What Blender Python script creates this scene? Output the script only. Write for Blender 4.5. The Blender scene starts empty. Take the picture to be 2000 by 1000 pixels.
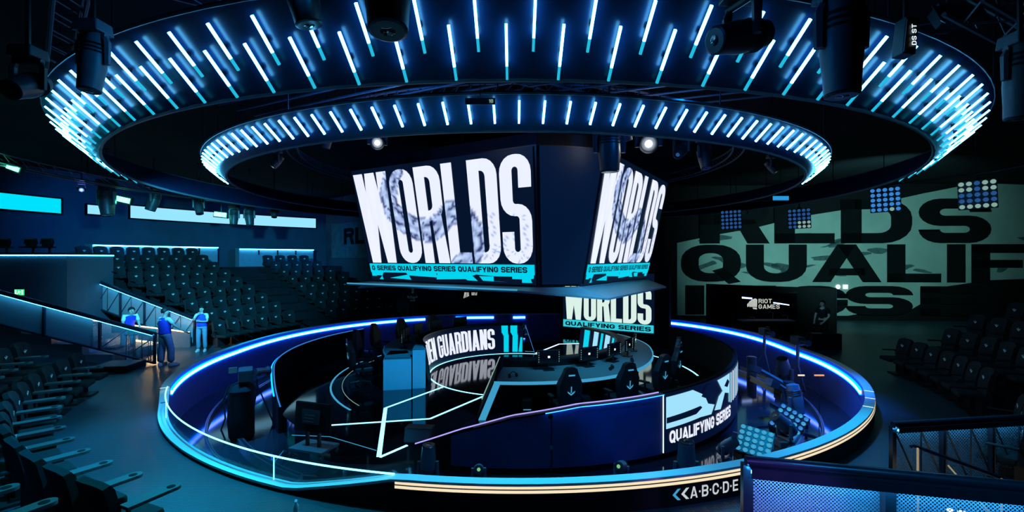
import bpy, bmesh, math, random
from math import sin, cos, tan, pi, radians as R, atan2, hypot, sqrt
from mathutils import Vector as V, Matrix, Euler
from mathutils.geometry import tessellate_polygon

random.seed(7)
SC = bpy.context.scene
COL = SC.collection

# ------------------------------------------------------------------ camera, world, exposure
EYE = 3.3
FPX = 920.0
HOR = 504.0
cam_d = bpy.data.cameras.new('camera')
cam = bpy.data.objects.new('camera', cam_d)
COL.objects.link(cam)
cam.location = (0, 0, EYE)
cam.rotation_euler = (pi / 2, 0, 0)
cam_d.sensor_width = 36.0
cam_d.lens = 36.0 * FPX / 2000.0
cam_d.shift_y = (HOR - 500.0) / 2000.0
cam_d.clip_start = 0.05
cam_d.clip_end = 200
SC.camera = cam

world = bpy.data.worlds.new('world')
SC.world = world
world.use_nodes = True
world.node_tree.nodes['Background'].inputs[0].default_value = (0.02, 0.10, 0.30, 1)
world.node_tree.nodes['Background'].inputs[1].default_value = 0.004

SC.view_settings.view_transform = 'Standard'
SC.view_settings.look = 'None'
SC.view_settings.exposure = 0.0
SC.view_settings.gamma = 1.0
SC.view_settings.use_curve_mapping = False
try:
    SC.cycles.use_denoising = True
    SC.cycles.max_bounces = 6
    SC.cycles.diffuse_bounces = 2
    SC.cycles.glossy_bounces = 4
    SC.cycles.transmission_bounces = 4
    SC.cycles.transparent_max_bounces = 10
    SC.cycles.sample_clamp_indirect = 4.0
    SC.cycles.caustics_reflective = False
    SC.cycles.caustics_refractive = False
except Exception:
    pass

CX, CY = 0.09, 15.23          # arena centre
SX, SY = 0.17, 15.0           # stage centre

def pol(r, deg, z=0.0, c=(CX, CY)):
    return V((c[0] + r * cos(R(deg)), c[1] + r * sin(R(deg)), z))
def WY(px, py, Y):
    return V(((px - 1000) * Y / FPX, Y, EYE + (HOR - py) * Y / FPX))
def WZ(px, py, z):
    Y = FPX * (EYE - z) / (py - HOR)
    return V(((px - 1000) * Y / FPX, Y, z))

def lamp(kind, name, loc, target, energy, color, size=0.3, spot=60, blend=0.6):
    d = bpy.data.lights.new(name, kind)
    d.energy = energy
    d.color = color
    if kind == 'SPOT':
        d.spot_size = R(spot); d.spot_blend = blend; d.shadow_soft_size = size
    elif kind == 'AREA':
        d.size = size
    else:
        d.shadow_soft_size = size
    o = bpy.data.objects.new(name, d)
    COL.objects.link(o)
    o.location = loc
    if target is not None:
        o.rotation_euler = (V(target) - V(loc)).to_track_quat('-Z', 'Y').to_euler()
    return o

# washes standing in for the ceiling rig, with fill spots added to brighten things
CY_ = (0.0, 0.50, 1.0)
for k, (p, q, e, c, sp) in enumerate((
        ((-6.5, 9.0, 5.0), (-6.2, 7.6, 0), 1500, (0.0, 0.50, 1.0), 80),
        ((-3.2, 7.0, 5.0), (-4.2, 5.4, 0), 1300, (0.0, 0.62, 0.85), 75),
        ((0.3, 8.2, 5.0), (0.4, 6.0, 0.4), 1700, (0.0, 0.52, 1.0), 70),
        ((5.2, 8.8, 5.0), (5.4, 7.6, 0.4), 1300, (0.0, 0.45, 1.0), 65),
        ((-9.0, 16.8, 5.0), (-8.3, 16.6, 0.4), 1100, (0.0, 0.36, 1.0), 62),
        ((-6.0, 9.8, 4.9), (-6.3, 10.2, -0.7), 2200, (0.02, 0.33, 1.0), 36),
        ((6.5, 10.6, 4.9), (6.8, 11.3, -0.5), 3200, (0.01, 0.20, 1.0), 50),
        ((-8.0, 10.5, 5.0), (-14.0, 22.0, 1.4), 7500, (0.05, 0.62, 1.0), 56),
        ((-5.5, 13.0, 5.0), (-11.6, 15.2, 1.0), 1100, (0.05, 0.26, 1.0), 30),
        ((-4.0, 10.0, 5.2), (-9.6, 9.0, 0.9), 1100, (0.05, 0.60, 1.0), 52),
        ((5.0, 14.0, 5.2), (12.5, 10.2, 1.0), 130, (0.15, 0.75, 1.0), 62),
        ((-0.6, 8.8, 5.1), (-2.9, 12.9, 0.2), 1900, (0.0, 0.42, 1.0), 26),
        ((2.0, 8.0, 5.1), (2.0, 10.8, 0.5), 420, (0.05, 0.65, 1.0), 50),
        ((-16.6, 20.0, 5.6), (-20.0, 22.5, 4.0), 420, (0.0, 0.20, 0.8), 130),
        ((-10.0, 24.0, 5.0), (-15.0, 31.0, 4.2), 700, (0.0, 0.20, 0.8), 100),
        ((-11.0, 12.5, 5.2), (-15.0, 16.5, 2.0), 260, (0.0, 0.25, 0.9), 70),
        ((3.5, 8.5, 5.2), (2.6, 11.6, 2.5), 900, (0.05, 0.45, 0.9), 60),
        ((1.6, 6.6, 4.9), (2.0, 9.2, 0.45), 700, (0.0, 0.16, 1.0), 26),
        ((-6.2, 7.6, 5.2), tuple(WZ(225, 799, 0)), 420, (0.14, 0.06, 1.0), 5),
        ((-7.2, 7.6, 5.2), tuple(WZ(262, 775, 0)), 90, (1.0, 0.7, 0.3), 9),
        ((-2.6, 6.2, 5.2), tuple(WZ(320, 955, 0)), 260, (0.0, 0.85, 0.75), 16),
        ((6.8, 8.5, 5.2), tuple(WZ(1770, 812, 0)), 420, (0.06, 0.05, 1.0), 6),
        ((-5.0, 5.5, 5.0), (-5.9, 5.2, 0.0), 420, (0.0, 0.22, 1.0), 34),
        ((8.0, 14.0, 5.0), (11.7, 17.7, 1.3), 300, (0.2, 0.7, 1.0), 12),  # fill added on the figure at the plinth
        ((-3.0, 20.0, 5.0), (-5.5, 25.6, 1.3), 120, (0.1, 0.6, 1.0), 12),  # fill added on the figure by the back wall
        ((0.5, 3.5, 5.3), (2.4, 3.5, 4.8), 12, (0.0, 0.25, 1.0), 50),  # fill added on the big foreground lamp at right
        ((-1.6, 4.2, 6.0), (-3.9, 4.6, 5.0), 60, (0.0, 0.3, 0.9), 50),  # fill added on the foreground lamp at left
        ((3.6, 4.6, 4.4), (3.4, 5.2, 0.0), 110, (0.0, 0.3, 1.0), 60),
        ((2.6, 0.4, 4.6), (2.5, 2.85, 1.75), 260, (0.02, 0.5, 1.0), 30))):  # fill added near the camera for the balustrade mesh
    lamp('SPOT', 'added_wash', p, q, e, c, 0.12, sp, 0.9)
lamp('POINT', 'truss_fill', (-3.0, 7.6, 5.75), None, 90, (0.0, 0.22, 1.0), 0.1)  # added point fills to bring out the ceiling pipes; no fixture hangs there
lamp('POINT', 'truss_fill', (2.6, 7.2, 5.75), None, 60, (0.0, 0.22, 1.0), 0.1)
lamp('SPOT', 'projector_light', (14.2, 15.6, 5.2), (16.6, 25.2, 4.9), 2000, (0.34, 0.95, 0.90), 0.05, 98, 0.7)

# ------------------------------------------------------------------ materials
MATS = {}
def principled(name, col, rough=0.5, metal=0.0, spec=0.5, noise=0.0, scale=6.0, bump=0.0, bscale=60.0, coat=0.0):
    m = bpy.data.materials.new(name); m.use_nodes = True
    nt = m.node_tree; b = nt.nodes['Principled BSDF']
    b.inputs['Base Color'].default_value = (*col, 1)
    b.inputs['Roughness'].default_value = rough
    b.inputs['Metallic'].default_value = metal
    b.inputs['Specular IOR Level'].default_value = spec
    if coat: b.inputs['Coat Weight'].default_value = coat
    if noise or bump:
        tc = nt.nodes.new('ShaderNodeTexCoord')
    if noise:
        n = nt.nodes.new('ShaderNodeTexNoise'); n.inputs['Scale'].default_value = scale
        n.inputs['Detail'].default_value = 4
        nt.links.new(tc.outputs['Object'], n.inputs['Vector'])
        mx = nt.nodes.new('ShaderNodeMix'); mx.data_type = 'RGBA'
        mx.inputs[6].default_value = (*[c * (1 - noise) for c in col], 1)
        mx.inputs[7].default_value = (*[min(1, c * (1 + noise)) for c in col], 1)
        nt.links.new(n.outputs['Fac'], mx.inputs[0])
        nt.links.new(mx.outputs[2], b.inputs['Base Color'])
    if bump:
        n2 = nt.nodes.new('ShaderNodeTexNoise'); n2.inputs['Scale'].default_value = bscale
        nt.links.new(tc.outputs['Object'], n2.inputs['Vector'])
        bp = nt.nodes.new('ShaderNodeBump'); bp.inputs['Strength'].default_value = bump
        bp.inputs['Distance'].default_value = 0.01
        nt.links.new(n2.outputs['Fac'], bp.inputs['Height'])
        nt.links.new(bp.outputs['Normal'], b.inputs['Normal'])
    MATS[name] = m
    return m
def emit(name, col, strength=1.0):
    m = bpy.data.materials.new(name); m.use_nodes = True
    nt = m.node_tree; b = nt.nodes['Principled BSDF']
    b.inputs['Base Color'].default_value = (0.004, 0.004, 0.005, 1)
    b.inputs['Roughness'].default_value = 0.35
    b.inputs['Specular IOR Level'].default_value = 0.25
    b.inputs['Emission Color'].default_value = (*col, 1)
    b.inputs['Emission Strength'].default_value = strength
    MATS[name] = m
    return m
M = MATS
principled('black_metal', (0.012, 0.014, 0.018), 0.42, 0.0, 0.5, 0.3, 9)
principled('dark_metal', (0.03, 0.04, 0.055), 0.35, 0.6, 0.5, 0.2, 12)
principled('rail_metal', (0.03, 0.06, 0.10), 0.28, 0.7, 0.5, 0.2, 12)
principled('matt_black', (0.006, 0.007, 0.009), 0.85, 0.0, 0.2, 0.3, 5)
principled('ceiling_black', (0.008, 0.010, 0.014), 0.9, 0.0, 0.1, 0.4, 1.5)
principled('band_navy', (0.005, 0.026, 0.085), 0.3, 0.0, 0.55, 0.25, 3)
principled('truss_blue', (0.10, 0.13, 0.17), 0.5, 0.3, 0.4, 0.2, 6)
principled('wall_dark', (0.06, 0.08, 0.11), 0.8, 0.0, 0.2, 0.3, 1.2)
principled('seat_fabric', (0.011, 0.015, 0.018), 0.75, 0.0, 0.3, 0.25, 40, 0.15, 200)
principled('tier_carpet', (0.012, 0.015, 0.02), 0.85, 0, 0.2, 0.3, 3)
principled('seat_plastic', (0.012, 0.014, 0.016), 0.5, 0.0, 0.4, 0.2, 20)
principled('tablet_top', (0.07, 0.085, 0.095), 0.45, 0.0, 0.5, 0.15, 25)
principled('emblem_pale', (0.75, 0.8, 0.8), 0.6, 0, 0.3, 0.05, 30)
principled('chair_leather', (0.012, 0.016, 0.022), 0.45, 0, 0.5, 0.2, 30)
principled('desk_top', (0.22, 0.26, 0.28), 0.45, 0, 0.4, 0.1, 10)
principled('desk_panel', (0.45, 0.55, 0.62), 0.5, 0, 0.4, 0.05, 6)
principled('desk_dark', (0.012, 0.016, 0.022), 0.4, 0, 0.5, 0.2, 8)
principled('cap_white', (0.72, 0.76, 0.78), 0.4, 0, 0.4, 0.05, 4)
principled('stage_gloss', (0.004, 0.005, 0.008), 0.06, 0, 0.9, 0.3, 2)
principled('pit_gloss', (0.022, 0.026, 0.036), 0.07, 0, 0.8, 0.3, 2, 0.015, 9)
principled('pit_wall', (0.09, 0.13, 0.36), 0.45, 0, 0.5, 0.15, 3)
principled('pit_wall_navy', (0.05, 0.08, 0.22), 0.5, 0, 0.4, 0.5, 1.6)
principled('steel', (0.35, 0.37, 0.4), 0.3, 0.9, 0.5, 0.1, 20)
principled('cable_rubber', (0.02, 0.02, 0.022), 0.5, 0, 0.4, 0.2, 30)
principled('screen_off', (0.006, 0.008, 0.012), 0.15, 0, 0.6, 0.2, 6)
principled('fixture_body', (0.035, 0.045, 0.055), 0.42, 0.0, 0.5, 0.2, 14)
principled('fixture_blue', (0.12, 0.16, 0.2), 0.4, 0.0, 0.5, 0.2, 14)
principled('lens_glass', (0.02, 0.03, 0.04), 0.05, 0, 1.0, 0.2, 14)
principled('skirt_grey', (0.26, 0.31, 0.36), 0.45, 0, 0.4, 0.12, 5)
principled('cube_dark', (0.012, 0.016, 0.028), 0.35, 0, 0.5, 0.2, 2)
principled('mural_pale', (0.42, 0.52, 0.48), 0.9, 0, 0.1, 0.28, 0.8)
principled('mural_dark', (0.006, 0.008, 0.010), 0.9, 0, 0.1, 0.3, 2)
principled('mural_stain', (0.10, 0.15, 0.16), 0.9, 0, 0.1, 0.6, 3)
principled('skin', (0.55, 0.40, 0.32), 0.55, 0, 0.4, 0.08, 20)
principled('lips', (0.30, 0.12, 0.10), 0.5, 0, 0.4, 0.08, 20)
principled('hair', (0.012, 0.010, 0.010), 0.6, 0, 0.4, 0.2, 60)
principled('shirt_white', (0.75, 0.78, 0.8), 0.8, 0, 0.2, 0.08, 20)
principled('vest_blue', (0.03, 0.06, 0.62), 0.7, 0, 0.3, 0.15, 18)
principled('jeans', (0.22, 0.30, 0.42), 0.85, 0, 0.2, 0.2, 14)
principled('shirt_black', (0.010, 0.012, 0.014), 0.8, 0, 0.2, 0.2, 20)
principled('shoe_white', (0.7, 0.72, 0.74), 0.6, 0, 0.3, 0.06, 20)
principled('plastic_clear', (0.6, 0.75, 0.8), 0.15, 0, 0.6, 0.05, 20)
principled('green_case', (0.04, 0.30, 0.24), 0.5, 0, 0.4, 0.2, 12)
principled('sign_white', (0.8, 0.82, 0.84), 0.5, 0, 0.3, 0.03, 10)
principled('sign_cyan', (0.02, 0.40, 0.60), 0.5, 0, 0.3, 0.03, 10)

emit('tube_white', (0.10, 0.52, 1.0), 13.0)
emit('tube_cyan', (0.015, 0.50, 0.75), 1.0)
emit('led_blue', (0.0, 0.10, 1.0), 14.0)
emit('led_sky', (0.02, 0.20, 1.0), 5.0)
emit('led_core', (0.75, 0.86, 1.0), 2.0)
emit('led_white_blue', (0.35, 0.52, 1.0), 4.0)
emit('led_cyan', (0.06, 0.55, 1.0), 16.0)
emit('led_cyan_line', (0.22, 0.78, 1.0), 3.0)
emit('led_rim', (0.42, 0.36, 0.95), 1.2)
emit('led_gold', (1.0, 0.83, 0.55), 0.95)
emit('gold_lit_glow', (0.62, 0.48, 0.28), 0.5)
emit('led_warm', (1.0, 0.66, 0.30), 7.0)
emit('cove_cyan', (0.02, 0.32, 0.72), 1.0)
emit('window_cyan', (0.0, 0.75, 0.95), 1.0)
emit('window_pale', (0.30, 0.76, 1.0), 1.05)
emit('led_cyan_strong', (0.05, 0.50, 1.0), 50.0)
emit('screen_navy', (0.0015, 0.006, 0.022), 1.0)
emit('screen_navy_mid', (0.0008, 0.008, 0.034), 1.0)
emit('screen_deep', (0.0008, 0.004, 0.022), 1.0)
emit('screen_cyan', (0.0, 0.66, 0.86), 1.0)
emit('screen_teal', (0.03, 0.62, 0.72), 1.0)
emit('screen_pale', (0.36, 0.76, 0.97), 1.0)
emit('letter_white', (0.80, 0.85, 1.0), 1.05)
emit('letter_cream', (0.70, 0.88, 0.80), 1.0)
emit('letter_ink', (0.001, 0.004, 0.016), 1.0)
emit('white_lamp', (1.0, 0.95, 0.80), 60.0)
emit('white_glint', (0.8, 0.95, 1.0), 1.2)
emit('green_lamp', (0.12, 1.0, 0.55), 6.0)
emit('blue_lamp', (0.12, 0.2, 1.0), 14.0)
emit('lens_blue', (0.05, 0.30, 0.85), 0.75)
emit('lens_blue_dim', (0.03, 0.14, 0.45), 0.55)
emit('lens_pale', (0.45, 0.75, 0.65), 0.5)
emit('lens_cyan', (0.06, 0.42, 0.72), 0.8)
emit('lens_green', (0.25, 0.75, 0.30), 0.7)
emit('exit_green', (0.03, 0.75, 0.25), 1.2)
emit('exit_pale', (0.75, 1.0, 0.8), 1.3)
emit('text_pale', (0.62, 0.66, 0.60), 0.9)
emit('white_sign_glow', (0.62, 0.68, 0.72), 0.9)
emit('beacon_orange', (0.9, 0.35, 0.10), 1.0)

def m_glass():
    m = bpy.data.materials.new('clear_glass'); m.use_nodes = True
    nt = m.node_tree; nt.nodes.clear()
    out = nt.nodes.new('ShaderNodeOutputMaterial')
    t = nt.nodes.new('ShaderNodeBsdfTransparent'); t.inputs[0].default_value = (0.80, 0.93, 0.97, 1)
    g = nt.nodes.new('ShaderNodeBsdfGlossy'); g.inputs['Roughness'].default_value = 0.05
    g.inputs[0].default_value = (0.7, 0.9, 1, 1)
    mx = nt.nodes.new('ShaderNodeMixShader'); mx.inputs[0].default_value = 0.10
    nt.links.new(t.outputs[0], mx.inputs[1]); nt.links.new(g.outputs[0], mx.inputs[2])
    nt.links.new(mx.outputs[0], out.inputs[0])
    M['clear_glass'] = m
m_glass()

def m_mesh(name, scale, hole, col):
    """perforated sheet metal: round holes on a staggered grid, from the face's own uv map in metres"""
    m = bpy.data.materials.new(name); m.use_nodes = True
    nt = m.node_tree; b = nt.nodes['Principled BSDF']; out = nt.nodes['Material Output']
    b.inputs['Base Color'].default_value = (*col, 1); b.inputs['Roughness'].default_value = 0.45
    b.inputs['Metallic'].default_value = 0.2
    uv = nt.nodes.new('ShaderNodeUVMap'); uv.uv_map = 'UVMap'
    mp = nt.nodes.new('ShaderNodeMapping'); mp.inputs['Rotation'].default_value = (0, 0, R(45))
    mp.inputs['Scale'].default_value = (scale, scale, 1)
    vo = nt.nodes.new('ShaderNodeTexVoronoi'); vo.voronoi_dimensions = '2D'
    vo.inputs['Scale'].default_value = 1.0; vo.inputs['Randomness'].default_value = 0.0
    lt = nt.nodes.new('ShaderNodeMath'); lt.operation = 'LESS_THAN'; lt.inputs[1].default_value = hole
    t = nt.nodes.new('ShaderNodeBsdfTransparent')
    mx = nt.nodes.new('ShaderNodeMixShader')
    nt.links.new(uv.outputs[0], mp.inputs[0]); nt.links.new(mp.outputs[0], vo.inputs['Vector'])
    nt.links.new(vo.outputs['Distance'], lt.inputs[0]); nt.links.new(lt.outputs[0], mx.inputs[0])
    nt.links.new(b.outputs[0], mx.inputs[1]); nt.links.new(t.outputs[0], mx.inputs[2])
    nt.links.new(mx.outputs[0], out.inputs[0])
    M[name] = m
m_mesh('mesh_fine', 62, 0.36, (0.20, 0.30, 0.42))
m_mesh('mesh_far', 30, 0.34, (0.16, 0.24, 0.32))

def m_floor():
    m = principled('floor_vinyl', (0.026, 0.062, 0.085), 0.34, 0.0, 0.6, 0.35, 0.9)
    nt = m.node_tree; b = nt.nodes['Principled BSDF']
    tc = nt.nodes.new('ShaderNodeTexCoord')
    vo = nt.nodes.new('ShaderNodeTexVoronoi'); vo.voronoi_dimensions = '2D'
    vo.inputs['Scale'].default_value = 26; vo.inputs['Randomness'].default_value = 0
    nt.links.new(tc.outputs['Object'], vo.inputs['Vector'])
    bp = nt.nodes.new('ShaderNodeBump'); bp.inputs['Strength'].default_value = 0.6; bp.inputs['Distance'].default_value = 0.01
    nt.links.new(vo.outputs['Distance'], bp.inputs['Height'])
    nt.links.new(bp.outputs['Normal'], b.inputs['Normal'])
m_floor()

def m_vcol(name, strength=1.05):
    """picture shown on a screen: its colours come from a colour attribute"""
    m = bpy.data.materials.new(name); m.use_nodes = True
    nt = m.node_tree; b = nt.nodes['Principled BSDF']
    b.inputs['Base Color'].default_value = (0.02, 0.02, 0.02, 1)
    a = nt.nodes.new('ShaderNodeAttribute'); a.attribute_name = 'picture'
    nt.links.new(a.outputs['Color'], b.inputs['Emission Color'])
    b.inputs['Emission Strength'].default_value = strength
    M[name] = m
m_vcol('screen_picture')

# ------------------------------------------------------------------ mesh building
def frame(d):
    d = V(d).normalized()
    a = V((0, 0, 1)) if abs(d.z) < 0.9 else V((1, 0, 0))
    u = d.cross(a).normalized(); w = d.cross(u).normalized()
    return u, w

class MB:
    def __init__(s):
        s.v = []; s.f = []; s.mi = []; s.cur = 0; s.uv = {}
    def add(s, vs, fs):
        o = len(s.v); s.v += [tuple(p) for p in vs]
        for f in fs:
            s.f.append(tuple(i + o for i in f)); s.mi.append(s.cur)
        return s
    def box(s, c, size, rot=None, taper=1.0):
        x, y, z = [k / 2 for k in size]
        vs = []
        for sz in (-1, 1):
            t = 1 if sz < 0 else taper
            for sx, sy in ((-1, -1), (1, -1), (1, 1), (-1, 1)):
                vs.append(V((sx * x * t, sy * y * t, sz * z)))
        if rot is not None:
            q = rot if isinstance(rot, Matrix) else Euler(rot).to_matrix()
            vs = [q @ p for p in vs]
        c = V(c)
        return s.add([p + c for p in vs], [(3, 2, 1, 0), (4, 5, 6, 7), (0, 1, 5, 4), (1, 2, 6, 5), (2, 3, 7, 6), (3, 0, 4, 7)])
    def cyl(s, p0, p1, r0, r1=None, n=12, cap=True):
        r1 = r0 if r1 is None else r1
        p0, p1 = V(p0), V(p1)
        u, w = frame(p1 - p0)
        vs = [p0 + (u * cos(2 * pi * i / n) + w * sin(2 * pi * i / n)) * r0 for i in range(n)]
        vs += [p1 + (u * cos(2 * pi * i / n) + w * sin(2 * pi * i / n)) * r1 for i in range(n)]
        fs = [(i, (i + 1) % n, n + (i + 1) % n, n + i) for i in range(n)]
        if cap: fs += [tuple(range(n - 1, -1, -1)), tuple(range(n, 2 * n))]
        return s.add(vs, fs)
    def tube(s, pts, r, n=8, closed=False):
        pts = [V(p) for p in pts]
        m = len(pts); vs = []; rs = r if isinstance(r, (list, tuple)) else [r] * m
        pu = None
        for i, p in enumerate(pts):
            a = pts[i - 1] if (i > 0 or closed) else p
            b = pts[(i + 1) % m] if (i < m - 1 or closed) else p
            d = (b - a).normalized()
            if pu is None: u, w = frame(d)
            else:
                u = (pu - d * pu.dot(d)).normalized(); w = d.cross(u)
            pu = u
            vs += [p + (u * cos(2 * pi * k / n) + w * sin(2 * pi * k / n)) * rs[i] for k in range(n)]
        fs = []
        for i in range(m if closed else m - 1):
            j = (i + 1) % m
            for k in range(n):
                fs.append((i * n + k, i * n + (k + 1) % n, j * n + (k + 1) % n, j * n + k))
        if not closed: fs += [tuple(range(n - 1, -1, -1)), tuple((m - 1) * n + k for k in range(n))]
        return s.add(vs, fs)
    def lathe(s, prof, n=20, p=(0, 0, 0), d=(0, 0, 1)):
        """prof: (radius, height) pairs along axis d from p"""
        p = V(p); d = V(d).normalized(); u, w = frame(d)
        vs = []; m = len(prof)
        for r, h in prof:
            vs += [p + d * h + (u * cos(2 * pi * k / n) + w * sin(2 * pi * k / n)) * max(r, 1e-4) for k in range(n)]
        fs = []
        for i in range(m - 1):
            for k in range(n):
                fs.append((i * n + k, i * n + (k + 1) % n, (i + 1) * n + (k + 1) % n, (i + 1) * n + k))
        fs += [tuple(range(n - 1, -1, -1)), tuple((m - 1) * n + k for k in range(n))]
        return s.add(vs, fs)
    def prism(s, poly, z0, z1):
        n = len(poly)
        vs = [(x, y, z0) for x, y in poly] + [(x, y, z1) for x, y in poly]
        fs = [tuple(range(n - 1, -1, -1)), tuple(range(n, 2 * n))] + [(i, (i + 1) % n, n + (i + 1) % n, n + i) for i in range(n)]
        return s.add(vs, fs)
    def slab(s, pts, off):
        """a flat polygon in space given thickness by the vector off"""
        n = len(pts); off = V(off)
        vs = [V(p) for p in pts] + [V(p) + off for p in pts]
        fs = [tuple(range(n - 1, -1, -1)), tuple(range(n, 2 * n))] + [(i, (i + 1) % n, n + (i + 1) % n, n + i) for i in range(n)]
        return s.add(vs, fs)
    def arc(s, r0, r1, z0, z1, a0, a1, n=48, c=(0, 0)):
        """annular sector block; z0/z1 may be functions of the angle"""
        f0 = z0 if callable(z0) else (lambda a: z0)
        f1 = z1 if callable(z1) else (lambda a: z1)
        q0 = r0 if callable(r0) else (lambda a: r0)
        q1 = r1 if callable(r1) else (lambda a: r1)
        full = abs(abs(a1 - a0) - 360) < 1e-6
        vs = []
        for i in range(n + 1):
            a = a0 + (a1 - a0) * i / n; ca, sa = cos(R(a)), sin(R(a))
            for rr, zz in ((q0(a), f0(a)), (q1(a), f0(a)), (q1(a), f1(a)), (q0(a), f1(a))):
                vs.append((c[0] + rr * ca, c[1] + rr * sa, zz))
        fs = []
        for i in range(n):
            for k in range(4):
                fs.append((i * 4 + k, (i + 1) * 4 + k, (i + 1) * 4 + (k + 1) % 4, i * 4 + (k + 1) % 4))
        if not full: fs += [(0, 1, 2, 3), (n * 4 + 3, n * 4 + 2, n * 4 + 1, n * 4)]
        return s.add(vs, fs)
    def profile(s, prof, a0, a1, n=48, c=(0, 0)):
        """closed (r, z) profile swept round the vertical axis"""
        m = len(prof); vs = []
        for i in range(n + 1):
            a = R(a0 + (a1 - a0) * i / n)
            for r, z in prof: vs.append((c[0] + r * cos(a), c[1] + r * sin(a), z))
        fs = []
        for i in range(n):
            for k in range(m):
                fs.append((i * m + k, (i + 1) * m + k, (i + 1) * m + (k + 1) % m, i * m + (k + 1) % m))
        if abs(abs(a1 - a0) - 360) > 1e-6: fs += [tuple(range(m)), tuple(n * m + k for k in range(m - 1, -1, -1))]
        return s.add(vs, fs)
    def sphere(s, c, r, n=12, sc=(1, 1, 1)):
        c = V(c); m = n // 2
        vs = [c + V((0, 0, -r * sc[2]))]
        for i in range(1, m):
            t = -pi / 2 + pi * i / m
            for k in range(n):
                vs.append(c + V((r * sc[0] * cos(t) * cos(2 * pi * k / n), r * sc[1] * cos(t) * sin(2 * pi * k / n), r * sc[2] * sin(t))))
        vs.append(c + V((0, 0, r * sc[2])))
        fs = [(0, 1 + (k + 1) % n, 1 + k) for k in range(n)]
        for i in range(m - 2):
            for k in range(n):
                fs.append((1 + i * n + k, 1 + i * n + (k + 1) % n, 1 + (i + 1) * n + (k + 1) % n, 1 + (i + 1) * n + k))
        t = len(vs) - 1; b = 1 + (m - 2) * n
        fs += [(t, b + k, b + (k + 1) % n) for k in range(n)]
        return s.add(vs, fs)
    def quad_uv(s, a, b, c, d, w, h):
        i = len(s.f)
        s.add([a, b, c, d], [(0, 1, 2, 3)])
        s.uv[i] = [(0, 0), (w, 0), (w, h), (0, h)]
        return s
    def build(s, name, mat, parent=None, smooth=False, bevel=0.0):
        me = bpy.data.meshes.new(name)
        me.from_pydata(s.v, [], s.f)
        mats = mat if isinstance(mat, (list, tuple)) else [mat]
        for k in mats: me.materials.append(M[k])
        if len(mats) > 1:
            for p, i in zip(me.polygons, s.mi): p.material_index = i
        if s.uv:
            ul = me.uv_layers.new(name='UVMap')
            for pi_, uvs in s.uv.items():
                for li, q in zip(me.polygons[pi_].loop_indices, uvs): ul.data[li].uv = q
        bm = bmesh.new(); bm.from_mesh(me)
        if not s.uv: bmesh.ops.recalc_face_normals(bm, faces=bm.faces)
        bm.to_mesh(me); bm.free()
        if smooth:
            for p in me.polygons: p.use_smooth = True
            try: me.set_sharp_from_angle(angle=R(38))
            except Exception: pass
        me.update()
        o = bpy.data.objects.new(name, me); COL.objects.link(o)
        if parent is not None: o.parent = parent
        if bevel:
            md = o.modifiers.new('bevel', 'BEVEL'); md.width = bevel; md.segments = 2; md.limit_method = 'ANGLE'
        return o

def tag(o, label=None, cat=None, group=None, kind=None):
    if label: o['label'] = label
    if cat: o['category'] = cat
    if group: o['group'] = group
    if kind: o['kind'] = kind
    return o
def thing(name, label, cat, loc=(0, 0, 0), rz=0.0, group=None):
    o = bpy.data.objects.new(name, None); COL.objects.link(o)
    o.empty_display_size = 0.1
    o.location = loc; o.rotation_euler = (0, 0, rz)
    return tag(o, label, cat, group)
def copy_tree(o, parent=None):
    c = o.copy(); COL.objects.link(c)
    if parent is not None: c.parent = parent
    for ch in o.children: copy_tree(ch, c)
    return c
def dup(root, loc, rz, label=None, group=None):
    c = copy_tree(root); c.location = loc; c.rotation_euler = (0, 0, rz)
    if label: c['label'] = label
    if group: c['group'] = group
    return c
def struct(mb, name, mat, **k):
    return tag(mb.build(name, mat, **k), kind='structure')

ORD = ['first', 'second', 'third', 'fourth', 'fifth', 'sixth', 'seventh', 'eighth', 'ninth', 'tenth', 'eleventh', 'twelfth',
       'thirteenth', 'fourteenth', 'fifteenth', 'sixteenth', 'seventeenth', 'eighteenth', 'nineteenth']
TENS = {2: 'twent', 3: 'thirt', 4: 'fort', 5: 'fift', 6: 'sixt', 7: 'sevent', 8: 'eight', 9: 'ninet'}
def nth(n):
    if n <= 19: return ORD[n - 1]
    if n >= 100: return 'hundredth' if n == 100 else 'hundred-and-' + nth(n - 100)
    t, u = divmod(n, 10)
    return TENS[t] + ('ieth' if u == 0 else 'y-' + ORD[u - 1])

# ------------------------------------------------------------------ lettering: outlines drawn here
def rrpts(x0, y0, x1, y1, r, n=5, ys=None, ye=None):
    r = min(r, (x1 - x0) / 2 - 1e-4, (y1 - y0) / 2 - 1e-4); r = max(r, 1e-4)
    xm, ym = (x0 + x1) / 2, (y0 + y1) / 2
    def a(cx, cy, t0): return [(cx + r * cos(R(t0 + 90 * i / n)), cy + r * sin(R(t0 + 90 * i / n))) for i in range(n + 1)]
    return ([(x1, ym if ys is None else ys)] + a(x1 - r, y1 - r, 0) + [(xm, y1)] + a(x0 + r, y1 - r, 90) + [(x0, ym)] +
            a(x0 + r, y0 + r, 180) + [(xm, y0)] + a(x1 - r, y0 + r, 270) + [(x1, ym if ye is None else ye)])
N_ = 5
I_TOP, I_LEFT, I_BOT, I_END = N_ + 2, 2 * N_ + 4, 3 * N_ + 6, 4 * N_ + 8
def ring(x0, y0, x1, y1, r, sv, sh, i0=0, i1=I_END, ys=None, ye=None, yl=None):
    o = rrpts(x0, y0, x1, y1, r, N_, ys, ye)
    i = rrpts(x0 + sv, y0 + sh, x1 - sv, y1 - sh, max(r - max(sv, sh) * .8, min(r * .35, 0.06)), N_, ys, ye)
    if yl is not None: o[I_LEFT] = (o[I_LEFT][0], yl); i[I_LEFT] = (i[I_LEFT][0], yl)
    return [[o[k], o[k + 1], i[k + 1], i[k]] for k in range(i0, i1)]
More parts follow.
